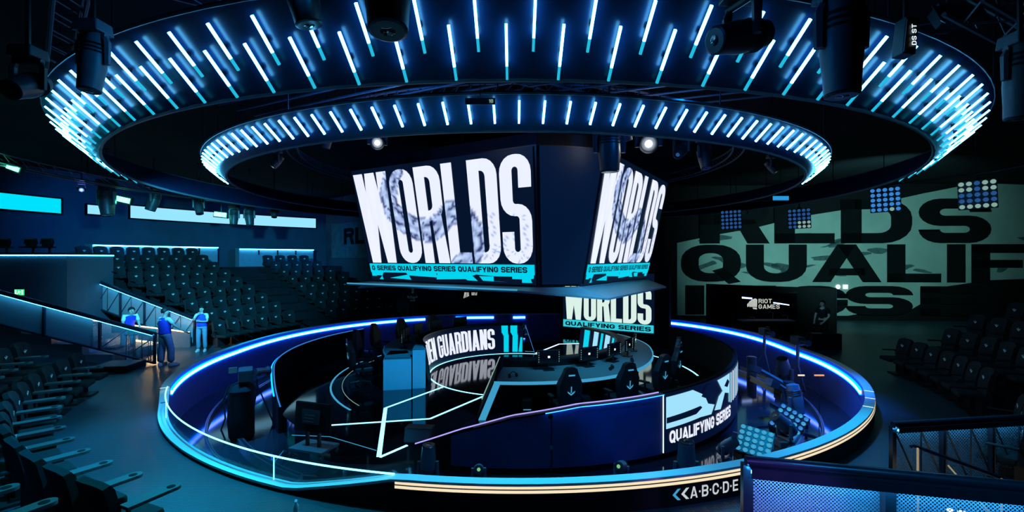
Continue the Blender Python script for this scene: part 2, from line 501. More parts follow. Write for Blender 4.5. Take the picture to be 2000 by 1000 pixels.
def rect(x0, y0, x1, y1): return [[(x0, y0), (x1, y0), (x1, y1), (x0, y1)]]
def par(xb0, xb1, xt0, xt1, y0, y1): return [[(xb0, y0), (xb1, y0), (xt1, y1), (xt0, y1)]]
def glyph(ch, w, sv, sh, r):
    """polygons of one capital letter one unit high; returns polygons, width"""
    m = .5
    if ch == 'I': return rect(0, 0, sv, 1), sv
    if ch == 'O': return ring(0, 0, w, 1, r, sv, sh), w
    if ch == 'Q': return ring(0, 0, w, 1, r, sv, sh) + [[(w * .52, .30), (w * .70, .38), (w * 1.0, .0), (w * .80, -.06)]], w
    if ch == 'D':
        p = ring(-w * .6, 0, w, 1, r, sv, sh, 0, I_TOP) + ring(-w * .6, 0, w, 1, r, sv, sh, I_BOT, I_END)
        return p + rect(0, 0, sv, 1) + rect(0, 0, w * .22, sh) + rect(0, 1 - sh, w * .22, 1), w
    if ch == 'L': return rect(0, 0, sv, 1) + rect(0, 0, w * .86, sh), w * .86
    if ch == 'F': return rect(0, 0, sv, 1) + rect(0, 1 - sh, w * .86, 1) + rect(0, .5 - sh * .5, w * .8, .5 + sh * .4), w * .86
    if ch == 'E': return rect(0, 0, sv, 1) + rect(0, 1 - sh, w * .88, 1) + rect(0, .5 - sh * .45, w * .84, .5 + sh * .45) + rect(0, 0, w * .88, sh), w * .88
    if ch == 'T': return rect(0, 1 - sh, w, 1) + rect(w / 2 - sv / 2, 0, w / 2 + sv / 2, 1), w
    if ch == 'U':
        return ring(0, 0, w, 1.2, r, sv, sh, I_LEFT, I_END) + rect(0, .6, sv, 1) + rect(w - sv, .6, w, 1), w
    if ch == 'C':
        return (ring(0, 0, w, 1, r, sv, sh, 0, I_LEFT, ys=.62) + ring(0, 0, w, 1, r, sv, sh, I_LEFT, I_END, ye=.38)), w
    if ch == 'G':
        return (ring(0, 0, w, 1, r, sv, sh, 0, I_LEFT, ys=.73) + ring(0, 0, w, 1, r, sv, sh, I_LEFT, I_END, ye=.42) +
                rect(w * .52, .54 - sh * .85, w, .54)), w
    if ch == 'S':
        y0, y1 = (1 - sh) / 2, (1 + sh) / 2
        top = ring(0, y0, w, 1, r, sv, sh, 0, I_BOT, ys=.70 if sh < .2 else .74)
        bot = ring(0, 0, w, y1, r, sv, sh, 0, I_TOP) + ring(0, 0, w, y1, r, sv, sh, I_LEFT, I_END, yl=.30 if sh < .2 else .26)
        return top + bot, w
    if ch in 'RPB':
        y0 = .44
        p = ring(-w * .6, y0, w, 1, r, sv, sh, 0, I_TOP) + ring(-w * .6, y0, w, 1, r, sv, sh, I_BOT, I_END)
        p += rect(0, 0, sv, 1) + rect(0, 1 - sh, w * .22, 1) + rect(0, y0, w * .22, y0 + sh)
        if ch == 'R': p += par(w - sv * 1.02, w + .02, w * .5, w * .5 + sv, 0, y0 + sh * .5)
        if ch == 'B':
            p += ring(-w * .6, 0, w, y0 + sh, r, sv, sh, 0, I_TOP) + ring(-w * .6, 0, w, y0 + sh, r, sv, sh, I_BOT, I_END) + rect(0, 0, w * .22, sh)
        return p, w
    if ch == 'A':
        W = w * 1.12
        return par(0, sv * 1.02, W / 2 - sv * .52, W / 2 + sv * .5, 0, 1) + par(W - sv * 1.02, W, W / 2 - sv * .5, W / 2 + sv * .52, 0, 1) + rect(W * .24, .18, W * .76, .18 + sh * .8), W
    if ch == 'W':
        W = w * 1.5; s = sv * 1.06; q = W * .25
        return (par(q - s * .5, q + s * .5, 0, s, 0, 1) + par(q - s * .5, q + s * .5, W / 2 - s * .5, W / 2 + s * .5, 0, 1) +
                par(W - q - s * .5, W - q + s * .5, W / 2 - s * .5, W / 2 + s * .5, 0, 1) + par(W - q - s * .5, W - q + s * .5, W - s, W, 0, 1)), W
    if ch == 'M':
        W = w * 1.25
        return rect(0, 0, sv, 1) + rect(W - sv, 0, W, 1) + par(W / 2 - sv * .5, W / 2 + sv * .5, 0, sv, .15, 1) + par(W / 2 - sv * .5, W / 2 + sv * .5, W - sv, W, .15, 1), W
    if ch == 'N': return rect(0, 0, sv, 1) + rect(w - sv, 0, w, 1) + par(w - sv * 1.05, w, 0, sv * 1.05, 0, 1), w
    if ch == 'Y':
        return par(w / 2 - sv / 2, w / 2 + sv / 2, 0, sv * 1.05, .38, 1) + par(w / 2 - sv / 2, w / 2 + sv / 2, w - sv * 1.05, w, .38, 1) + rect(w / 2 - sv / 2, 0, w / 2 + sv / 2, .45), w
    if ch == '1': return rect(w * .3, 0, w * .3 + sv, 1) + par(0, sv, w * .3, w * .3 + sv, .72, 1), w * .3 + sv
    if ch == '6': return ring(0, 0, w, .62, r, sv, sh) + rect(0, .3, sv, .8) + ring(0, .2, w, 1, r, sv, sh, 0, I_LEFT, ys=.8), w
    if ch == '.': return rect(0, .42, .16, .58), .16
    return [], w * .55
STY = {'cond': (.36, .145, .11, .16, .03), 'wide': (1.02, .30, .23, .42, .09), 'slim': (.34, .125, .11, .13, .035), 'plain': (.72, .17, .16, .34, .16)}
def text_polys(t, style):
    w, sv, sh, r, gap = STY[style]
    out = []; x = 0
    for ch in t:
        if ch == ' ': x += w * .5; continue
        p, ww = glyph(ch, w, sv, sh, r)
        out += [[(a + x, b) for a, b in q] for q in p]
        x += ww + gap
    return out, x - gap
def polys_mesh(polys, fmap, cuts_x=0.0, cuts_y=0.0):
    """polygons in (u, v) -> MB through fmap(u, v) after slicing at a pitch so that they can bend"""
    bm = bmesh.new()
    for q in polys:
        try: bm.faces.new([bm.verts.new((a, b, 0)) for a, b in q])
        except Exception: pass
    for f in [f for f in bm.faces if len(f.verts) > 4]:
        pass
    us = [v.co.x for v in bm.verts]; vs = [v.co.y for v in bm.verts]
    if cuts_x:
        x = min(us) + cuts_x
        while x < max(us):
            bmesh.ops.bisect_plane(bm, geom=bm.verts[:] + bm.edges[:] + bm.faces[:], plane_co=(x, 0, 0), plane_no=(1, 0, 0)); x += cuts_x
    if cuts_y:
        y = min(vs) + cuts_y
        while y < max(vs):
            bmesh.ops.bisect_plane(bm, geom=bm.verts[:] + bm.edges[:] + bm.faces[:], plane_co=(0, y, 0), plane_no=(0, 1, 0)); y += cuts_y
    bm.verts.index_update()
    mb = MB(); mb.raw = [(v.co.x, v.co.y) for v in bm.verts]
    mb.add([fmap(v.co.x, v.co.y) for v in bm.verts], [[v.index for v in f.verts] for f in bm.faces])
    bm.free()
    return mb
def text_mesh(t, style, fmap, cuts_x=0.0, cuts_y=0.0, width=None):
    """fmap takes (u in 0..1 along the word, v in 0..1 up)"""
    p, w = text_polys(t, style)
    p = [[(a / w, b) for a, b in q] for q in p]
    return polys_mesh(p, fmap, cuts_x, cuts_y)

# ------------------------------------------------------------------ the setting
def barrier_k(a):
    a = a % 360
    if a < 90: return 1 + 0.12 * max(0, sin(R(2 * a))) ** 1.25
    if a < 180: return 1 + 0.055 * max(0, -sin(R(2 * a))) ** 1.25
    return 1.0
def BR(r): return lambda a: r * barrier_k(a)

b = MB(); b.arc(BR(9.12), 40, -0.12, 0.0, 0, 360, 144)
fl = struct(b, 'floor', 'floor_vinyl'); fl.location = (CX, CY, 0)
b = MB(); b.arc(0.01, BR(9.14), -0.82, -0.70, 0, 360, 144)
struct(b, 'floor', 'pit_gloss').location = (CX, CY, 0)
b = MB(); b.arc(0.01, 42, 7.2, 7.4, 0, 360, 72)
struct(b, 'ceiling', 'ceiling_black').location = (CX, CY, 0)

def tier(k, a0, a1, first=1, last=8):
    prof = [(10.62 + 0.95 * first, 0.0)]
    for i in range(first, last + 1):
        prof += [(10.62 + 0.95 * i, 0.35 * i), (10.62 + 0.95 * (i + 1), 0.35 * i)]
    prof += [(10.62 + 0.95 * (last + 1) + 0.6, 0.35 * last), (10.62 + 0.95 * (last + 1) + 0.6, 0.0)]
    m = MB(); m.profile(prof, a0, a1, 40)
    o = struct(m, 'floor', 'tier_carpet'); o.location = (CX, CY, 0)
tier(0, 121, 166.6, 1, 8)
tier(0, 199, 216.5, 1, 3)
tier(0, 239, 252, 1, 1)
tier(0, -33, -6, 1, 5)

b = MB(); b.arc(21.0, 21.3, 0, 7.2, 126, 212, 60)
struct(b, 'wall_left', 'wall_dark').location = (CX, CY, 0)
def wall_seg(name, p, q, z0=0.0, z1=7.2, t=0.2, mat='wall_dark'):
    p, q = V((*p, 0)), V((*q, 0)); d = (q - p).normalized(); n = V((-d.y, d.x, 0))
    if n.y < 0: n = -n
    m = MB(); m.slab([p + V((0, 0, z0)), q + V((0, 0, z0)), q + V((0, 0, z1)), p + V((0, 0, z1))], n * t)
    return struct(m, name, mat)
wall_seg('wall_back', (-12.4, 31.4), (-8.0, 27.2))
wall_seg('wall_back', (-8.0, 27.2), (-4.5, 29.0))
wall_seg('wall_back', (-4.5, 29.0), (8.2, 28.4))
MA, MBp = V((8.2, 25.6, 0)), V((28.5, 24.2, 0))
wall_seg('wall_right', (8.2, 25.6), (28.5, 24.2), mat='matt_black')
m = MB(); m.box((28.6, 8, 3.6), (0.2, 33, 7.2)); struct(m, 'wall_right', 'matt_black')
m = MB(); m.box((0, -9, 3.6), (58, 0.2, 7.2)); struct(m, 'wall_near', 'matt_black')
m = MB(); m.box((-28, 2, 3.6), (0.2, 22, 7.2)); struct(m, 'wall_left', 'matt_black')

# luminous window bands high on the left wall
def band_window(n, a0, a1, z0, z1, mat):
    w = MB(); w.arc(20.86, 20.99, z0 - 0.06, z0, a0, a1, 20); w.arc(20.86, 20.99, z1, z1 + 0.06, a0, a1, 20)
    w.arc(20.86, 20.99, z0 - .06, z1 + .06, a0 - .12, a0, 1); w.arc(20.86, 20.99, z0 - .06, z1 + .06, a1, a1 + .12, 1)
    o = struct(w, 'window_%d' % n, 'matt_black'); o.location = (CX, CY, 0)
    g = MB(); g.arc(20.93, 20.96, z0, z1, a0, a1, 20); g.build('pane', mat, o)
def ang_at(px, r):
    k = (px - 1000) / FPX
    A = 1 + k * k; B = -2 * (k * CX + CY); Cc = CX * CX + CY * CY - r * r
    Y = (-B + sqrt(B * B - 4 * A * Cc)) / (2 * A)
    return math.degrees(atan2(Y - CY, k * Y - CX)) % 360
band_window(1, ang_at(120, 20.9), 190, 5.28, 5.92, 'window_cyan')
band_window(2, ang_at(617, 20.9), ang_at(254, 20.9), 5.31, 5.93, 'window_pale')
band_window(3, ang_at(214, 20.9), ang_at(170, 20.9), 5.36, 5.78, 'window_pale')

# ------------------------------------------------------------------ pit barrier ring
GL0, GL1 = 211.0, 259.5
def cap_z(a):
    a = a % 360
    if a < GL0 or a > 259.8: return 0.42
    if a < 213.5: return 0.42 - 0.34 * (a - GL0) / 2.5
    if a < 249.5: return 0.08
    t = (a - 249.5) / 10.3
    return 0.08 + 0.34 * t
bar = thing('pit_barrier', 'round cyan-topped barrier wall enclosing the sunken stage pit', 'barrier', (CX, CY, 0))
m = MB(); m.arc(BR(9.07), BR(9.20), -0.7, lambda a: cap_z(a) - 0.03, 0, 360, 180); m.build('wall', 'pit_wall', bar)
m = MB(); m.arc(BR(9.19), BR(9.215), 0.0, lambda a: cap_z(a) - 0.05, 0, 360, 180); m.build('outer_cladding', 'matt_black', bar)
m = MB(); m.arc(BR(9.06), BR(9.23), lambda a: cap_z(a) - 0.035, cap_z, 0, 360, 240); m.build('cap_rail', 'cap_white', bar)
for a0, a1, mt in ((118, 209.5, 'led_blue'), (96.5, 108.5, 'led_blue'), (86.3, 90.2, 'led_blue'), (-29.5, 47.5, 'led_blue')):
    m = MB(); m.arc(BR(9.03), BR(9.07), 0.275, 0.300, a0, a1, 60); m.arc(BR(9.03), BR(9.07), 0.170, 0.195, a0, a1, 60); m.build('inner_light_strip', mt, bar)
    m = MB(); m.arc(BR(9.035), BR(9.07), 0.195, 0.275, a0, a1, 60); m.build('inner_light_core', 'led_core', bar)
m = MB(); m.arc(9.215, 9.232, 0.352, 0.382, 259.9, 333, 60); m.build('gold_light_strip', 'led_gold', bar)
m = MB(); m.arc(9.215, 9.236, 0.300, 0.340, 259.9, 333, 60); m.build('gold_light_strip', 'led_gold', bar)
m = MB(); m.arc(9.21, 9.24, 0.340, 0.352, 259.9, 333, 60); m.arc(9.21, 9.238, 0.288, 0.300, 259.9, 333, 60); m.build('strip_channel', 'dark_metal', bar)
for a in (252, 300, 318): pass
gl = MB(); gl.arc(9.095, 9.107, lambda a: cap_z(a) + .001, 0.415, GL0, GL1, 60); g = gl.build('glass_panel', 'clear_glass', bar)
m = MB(); m.tube([pol(9.10, GL0 + (GL1 - GL0) * i / 50, 0.42, (0, 0)) for i in range(51)], 0.013, 6); m.build('glass_rail', 'led_cyan_line', bar)
for a in (ang_at(349, 9.1), ):
    pass
for a in (219.0, 247.0):
    m = MB(); m.tube([pol(9.10, a, cap_z(a), (0, 0)), pol(9.10, a, 0.42, (0, 0))], 0.008, 6); m.build('glass_joint', 'led_cyan_line', bar)
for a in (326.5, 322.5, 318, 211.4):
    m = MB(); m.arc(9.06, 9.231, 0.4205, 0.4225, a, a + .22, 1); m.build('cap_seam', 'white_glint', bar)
def on_wall(a0, a1, z0, z1, r=9.222):
    return lambda u, v: pol(r, a0 + (a1 - a0) * u, z0 + (z1 - z0) * v, (0, 0))
t = text_mesh('A.B.C.D.E', 'plain', on_wall(-75.6, -70.75, 0.085, 0.240), .04); t.build('direction_lettering', 'white_sign_glow', bar)  # glow added to the letters so they read on the dark wall
for i, (a, mt) in enumerate(((-77.25, 'lens_cyan'), (-76.45, 'white_sign_glow'))):
    f = on_wall(a, a + 0.75, 0.085, 0.235)
    t = polys_mesh([[(1, 1), (.62, 1), (0, .5), (.38, .5)], [(0, .5), (.38, .5), (1, 0), (.62, 0)]], f); t.build('arrow_mark', mt, bar)

# ------------------------------------------------------------------ the stage in the pit
def deck_r(a):
    a = a % 360
    if 140 <= a <= 238: return 6.86
    if 238 < a < 250: return 6.86 - 0.66 * (a - 238) / 12
    if 125 < a < 140: return 6.20 + 0.66 * (a - 125) / 15
    return 6.20
stage = thing('stage_platform', 'glossy black round stage floor with glowing inlaid lines', 'stage', (SX, SY, 0))
m = MB(); m.arc(0.01, deck_r, -0.70, -0.30, 0, 360, 120); m.build('deck', 'stage_gloss', stage)
def sl(px, py, z=-0.3): p = WZ(px, py, z); return V((p.x - SX, p.y - SY, 0))
def floor_line(pts, w, mat, name='light_line'):
    """a luminous strip let into the deck through the points"""
    m = MB(); L = []; n = len(pts)
    for i, p in enumerate(pts):
        d = (pts[min(i + 1, n - 1)] - pts[max(i - 1, 0)]).normalized(); q = V((-d.y, d.x, 0)) * w / 2
        L.append((p + q, p - q))
    for i in range(n - 1):
        a, b_ = L[i]; c, d = L[i + 1]
        m.slab([V((k.x, k.y, -0.302)) for k in (a, b_, d, c)], (0, 0, 0.008))
    return m.build(name, mat, stage)
floor_line([sl(740, 892), sl(753, 797)], 0.085, 'led_cyan_line')
floor_line([sl(753, 797), sl(865, 756)], 0.055, 'led_cyan_line')
floor_line([sl(640, 831), sl(840, 818)], 0.055, 'led_cyan_line')
floor_line([sl(840, 818), sl(944, 774)], 0.055, 'led_cyan_line')
floor_line([sl(742, 893), sl(795, 870)], 0.05, 'led_cyan')
floor_line([V((2.76 * cos(R(a)), 2.76 * sin(R(a)), 0)) for a in range(60, 257, 4)], 0.045, 'led_cyan_line', 'ring_line')
floor_line([sl(1047, 690), sl(1092, 672), sl(1138, 671)], 0.07, 'led_white_blue')
floor_line([V((5.55 * cos(R(a)), 5.55 * sin(R(a)), 0)) for a in range(152, 226, 4)], 0.05, 'lens_cyan', 'ring_line')
floor_line([V((5.25 * cos(R(a)), 5.25 * sin(R(a)), 0)) for a in range(162, 224, 4)], 0.012, 'lens_pale', 'ring_line')
floor_line([V((5.55 * cos(R(a)), 5.55 * sin(R(a)), 0)) for a in range(-6, 30, 4)], 0.05, 'led_cyan_line', 'ring_line')
floor_line([sl(570, 850), sl(644, 853), sl(735, 880)], 0.01, 'lens_cyan', 'seam_line')

# the parapet of screens round the near side of the stage
def par_top(a):
    a = a % 360
    if a < 100: a += 360
    pts = [(251, -0.29), (259.6, 0.08), (268.4, 0.37), (279.9, 0.56), (296.5, 0.62), (336, 0.74), (380, 0.74)]
    if a <= pts[0][0]: return pts[0][1]
    for (x0, y0), (x1, y1) in zip(pts, pts[1:]):
        if a <= x1: return y0 + (y1 - y0) * (a - x0) / (x1 - x0)
    return pts[-1][1]
parapet = thing('led_parapet', 'curved blue screen wall along the near edge of the stage', 'screen wall', (SX, SY, 0))
m = MB(); m.arc(6.21, 6.30, -0.70, par_top, 251, 384, 90); m.build('wall', 'matt_black', parapet)
m = MB(); m.arc(6.305, 6.325, -0.58, lambda a: par_top(a) - 0.05, 258, 296.3, 40); m.build('blank_screen', 'pit_wall_navy', parapet)
m = MB(); m.arc(6.305, 6.325, -0.58, lambda a: par_top(a) - 0.02, 296.7, 384, 60); m.build('picture_screen', 'screen_deep', parapet)
m = MB(); m.tube([pol(6.26, a, par_top(a) + .012, (0, 0)) for a in [251 + i * 1.5 for i in range(31)]], 0.012, 6); m.build('rim_light', 'led_rim', parapet)
m = MB(); m.arc(6.36, 6.39, lambda a: par_top(a) - .02, lambda a: par_top(a) + .0, 274, 296.3, 30); m.build('top_light', 'led_sky', parapet)
m = MB(); m.arc(6.28, 6.395, lambda a: par_top(a) - .0, lambda a: par_top(a) + .008, 262, 296.3, 30); m.build('rim_ledge', 'black_metal', parapet)
m = MB(); m.tube([pol(6.335, 296.5, -0.56, (0, 0)), pol(6.335, 296.5, .60, (0, 0))], 0.012, 6); m.build('edge_light', 'white_glint', parapet)
SA0, SA1 = 297.2, 352.0
def par_map(u, v):
    a = SA0 + (SA1 - SA0) * u
    return pol(6.335, a, -0.56 + (par_top(a) - 0.04 + 0.56) * v, (0, 0))
t = text_mesh('QUALIFYING SERIES', 'wide', lambda u, v: par_map(0.015 + u * .43, 0.135 + .215 * v), .015)
t.build('screen_lettering', 'letter_white', parapet)
G = [[(0.0, .40), (.30, .43), (.38, .62), (.34, .80), (0.22, .965), (0.0, .955)], [(.30, .43), (.42, .40), (.46, .55), (.38, .62)],
     [(.46, .44), (.55, .40), (.62, .66), (.70, .60), (.70, .97), (.50, .97), (.58, .72), (.52, .66)], [(.70, .42), (.72, .42), (.72, .97), (.70, .97)]]
polys_mesh([[(a*.6,b_) for a,b_ in q] for q in G], par_map, .02).build('screen_graphic', 'screen_pale', parapet)
G2 = [[(0.0, .50), (.25, .52), (.31, .60), (.29, .64), (0.0, .60)], [(.30, .80), (.35, .74), (.42, .97), (.36, .97)], [(.60, .80), (.66, .74), (.70, .82), (.66, .90)]]
polys_mesh([[(a*.6,b_) for a,b_ in q] for q in G2], lambda u, v: (lambda p: V((p.x * 1.002, p.y * 1.002, p.z)))(par_map(u, v)), .03).build('screen_graphic', 'screen_deep', parapet)
for i in range(7):
    u0 = .445 + i * .035
    polys_mesh([[(u0, .38), (u0 + .017, .38), (u0 + .017, .96), (u0, .96)]], par_map).build('screen_bar', 'letter_white' if i % 2 else 'screen_pale', parapet)

lw = thing('stage_side_wall', 'black curved side wall of the stage with a blue glowing edge', 'wall', (SX, SY, 0))
def lw_top(a): return 0.52 if a < 205 else 0.52 - 0.62 * ((a - 205) / 13)
m = MB(); m.arc(6.88, 6.96, -0.70, lw_top, 150, 218, 60); m.build('wall', 'matt_black', lw)
m = MB(); m.arc(6.96, 6.99, lambda a: lw_top(a) - .05, lambda a: lw_top(a) - .025, 150, 214, 50); m.build('top_light', 'led_blue', lw)
m = MB(); m.tube([pol(6.92, a, lw_top(a) + .012, (0, 0)) for a in [150 + i * 2 for i in range(35)]], 0.014, 6); m.build('rim_light', 'lens_blue', lw)

# curved track kerbs on the pit floor
def kerb(label, r, a0, a1, w=.12, h=.10):
    o = thing('track_kerb', label, 'kerb', (CX, CY, 0))
    m = MB(); m.arc(r, r + w, -.7, -.7 + h, a0, a1, 40); m.build('kerb_body', 'steel', o)
    m = MB(); m.arc(r + w * .3, r + w * .7, -.7 + h, -.7 + h + .012, a0, a1, 40); m.build('kerb_top', 'dark_metal', o)
kerb('curved metal track kerb on the pit floor, left side nearer the stage', 7.75, 168, 240)
kerb('curved metal track kerb on the pit floor, left side nearer the barrier', 8.35, 168, 238, .05)
kerb('curved metal track kerb on the pit floor, right side nearer the stage', 7.85, -50, 10)
kerb('curved metal track kerb on the pit floor, right side nearer the barrier', 8.3, -48, 12, .05)

# ------------------------------------------------------------------ the two team desks
def desk(label, rb, rt, ro, a0, a1, ends):
    rof = ro if callable(ro) else (lambda a: ro)
    d = thing('team_desk', label, 'desk', (SX, SY, -0.3))
    m = MB(); m.profile([(rb, 0.0), (rb + .10, 0.0), (rt + .10, 1.06), (rt, 1.06)], a0, a1, 60); m.build('front_panel', 'desk_dark', d)
    m = MB(); m.profile([(rb + .012, .06), (rb - .008, .06), (rt - .012, 1.03), (rt + .008, 1.03)], a0 + .4, a1 - .4, 60); m.build('front_screen', 'screen_deep', d)
    m = MB(); m.arc(rt - .03, rt + .22, 1.06, 1.10, a0, a1, 60); m.build('monitor_shelf', 'desk_dark', d)
    m = MB(); m.arc(rt + .10, rof, .82, .87, a0, a1, 60); m.build('desktop', 'desk_top', d)
    m = MB(); m.arc(lambda a: rof(a) - .02, lambda a: rof(a) + .012, .81, .875, a0, a1, 60); m.build('desk_edge', 'lens_cyan' if ends == 'B' else 'desk_panel', d)
    m = MB(); m.arc(lambda a: rof(a) - .45, lambda a: rof(a) - .40, .0, .80, a0 + 2, a1 - 2, 50); m.build('modesty_panel', 'matt_black', d)
    return d
dA = desk('left team desk, its curved screen front spelling a team name', 2.80, 2.98, 4.12, 85, 205, 'A')
def a_map(u, v):
    a = 219 - (219 - 85) * u
    z = .06 + .97 * v; r = 2.80 + (2.98 - 2.80) * (z / 1.06) - .022
    return pol(r, a, z, (0, 0))
t = text_mesh('GOLDEN GUARDIANS', 'cond', lambda u, v: a_map(.165 + (0.839 - .165) * u, .13 + .76 * v), .02)
t.build('screen_lettering', 'letter_white', dA)
for k, (u0, w) in enumerate(((.885, .03), (.935, .032))):
    polys_mesh([[(u0 - .006, .72), (u0 + w, .72), (u0 + w, 1), (u0 - .006, 1)], [(u0 + .004, .62), (u0 + w + .003, .62), (u0 + w, .74), (u0 - .004, .74)],
                [(u0 + .004, .0), (u0 + w + .002, .0), (u0 + w + .004, .64), (u0 + .006, .64)]], a_map, .02).build('screen_bar', 'screen_cyan', dA)
polys_mesh([[(.975, 0), (.996, 0), (.996, .55), (.985, .55)]], a_map, .02).build('screen_bar', 'screen_cyan', dA)
for x0, x1, y0, y1, h in ((-3.50, -2.77, 12.80, 12.94, .87), (-2.74, -2.40, 12.98, 13.04, 1.10)):
    q = [V((x0 - SX, y0 - SY, 0)), V((x1 - SX, y1 - SY, 0))]
    m = MB(); m.slab([q[0], q[1], q[1] + V((0, 0, h)), q[0] + V((0, 0, h))], (0, .05, 0)); m.build('end_panel', 'desk_panel', dA)
    m = MB(); m.slab([q[0] + V((0, .05, 0)), q[1] + V((0, .05, 0)), q[1] + V((-.32, 1.0, 0)), q[0] + V((-.1, 1.1, 0))], (0, 0, h - .04)); m.build('end_cabinet', 'desk_dark', dA)
    m = MB(); m.slab([q[0] + V((0, .0, h - .04)), q[1] + V((0, .0, h - .04)), q[1] + V((-.32, 1.0, h - .04)), q[0] + V((-.1, 1.1, h - .04))], (0, 0, .04)); m.build('end_top', 'desk_top', dA)
m = MB(); p = pol(3.0, 85, 0, (0, 0)); m.slab([p, p + V((.42, -.1, 0)), p + V((.08, 0, 1.05))], (0, .015, 0)); m.build('glass_fin', 'clear_glass', dA)
m = MB(); m.tube([p + V((.42, -.1, 0.01)), p + V((.08, 0, 1.05))], .01, 6); m.build('fin_edge', 'lens_blue', dA)

def b_ro(a):
    t = max(0, min(1, (a - 290) / 60)); return 4.64 - .54 * t * t * (3 - 2 * t)
dB = desk('right team desk with chair backs and dark monitors behind it', 2.95, 3.12, b_ro, 263, 402, 'B')
def b_map(u, v):
    a = 402 - (402 - 263) * u
    z = .06 + .97 * v; r = 2.95 + (3.12 - 2.95) * (z / 1.06) - .022
    return pol(r, a, z, (0, 0))
for k, (u0, w) in enumerate(((.03, .035), (.095, .035), (.15, .02), (.19, .05), (.27, .03))):
    polys_mesh([[(u0, 0), (u0 + w, 0), (u0 + w, 1), (u0, 1)]], b_map, .02).build('screen_bar', 'screen_cyan' if k % 2 == 0 else 'screen_pale', dB)
q0, q1 = pol(3.15, 254.0, 0, (0, 0)), pol(4.60, 258.5, 0, (0, 0))
q2, q3 = pol(4.64, 263.6, .87, (0, 0)), pol(3.10, 262.4, 1.10, (0, 0))
m = MB(); m.slab([q0, q1, q2, q3], (-.06, 0, 0)); m.build('end_panel', 'matt_black', dB)
m = MB(); m.tube([q0 + V((-.06, -.02, .02)), q3 + V((-.06, -.02, 0))], .022, 6); m.build('end_light', 'lens_pale', dB)
m = MB(); m.slab([q1 + V((0, -.01, 0)), q1 + V((.16, -.01, 0)), q2 + V((.10, -.01, -.02)), q2 + V((-.05, -.01, -.02))], (0, -.03, 0)); m.build('end_edge', 'lens_cyan', dB)  # cyan light on this end face put in as a glow

# ------------------------------------------------------------------ hanging four-sided media cube
CC = V((0.05, 15.23, 0))
NL, EL = V((-.514, -.858, 0)), V((.858, -.514, 0))
NR, ER = V((.847, -.531, 0)), V((.531, .847, 0))
def aL(z): return 3.56 + .19 * (z - 3.15)
def qL(z): return 2.66 + .069 * (z - 3.15)
def aR(z): return 3.65 + .21 * (z - 3.15)
def qR(z): return 2.56 + .057 * (z - 3.15)
def FL(s, z, off=0.0): return CC + NL * (aL(z) + off) + EL * (qL(z) * s) + V((0, 0, z))
def FR(s, z, off=0.0): return CC + NR * (aR(z) + off) + ER * (qR(z) * s) + V((0, 0, z))
cube = thing('media_cube', 'huge hanging four-sided screen block lettered in white above the stage', 'scoreboard', CC)
def cl(p): return p - CC
def ringpts(z, off=0.0, k=1.045):
    a, b_, c, d = FL(-k, z, off), FL(k, z, off), FR(-k, z, off), FR(k, z, off)
    o = [cl(p) for p in (a, b_, c, d)]
    return o + [V((-p.x, -p.y, p.z)) for p in o]
m = MB(); lo, hi, tp = ringpts(2.64, -.03), ringpts(5.78, -.03), ringpts(6.05, -.10)
n = 8
m.add(lo + hi + tp, [tuple(range(7, -1, -1)), tuple(range(16, 24))] + [(i, (i + 1) % 8, 8 + (i + 1) % 8, 8 + i) for i in range(8)] + [(8 + i, 8 + (i + 1) % 8, 16 + (i + 1) % 8, 16 + i) for i in range(8)])
m.build('housing', 'cube_dark', cube)
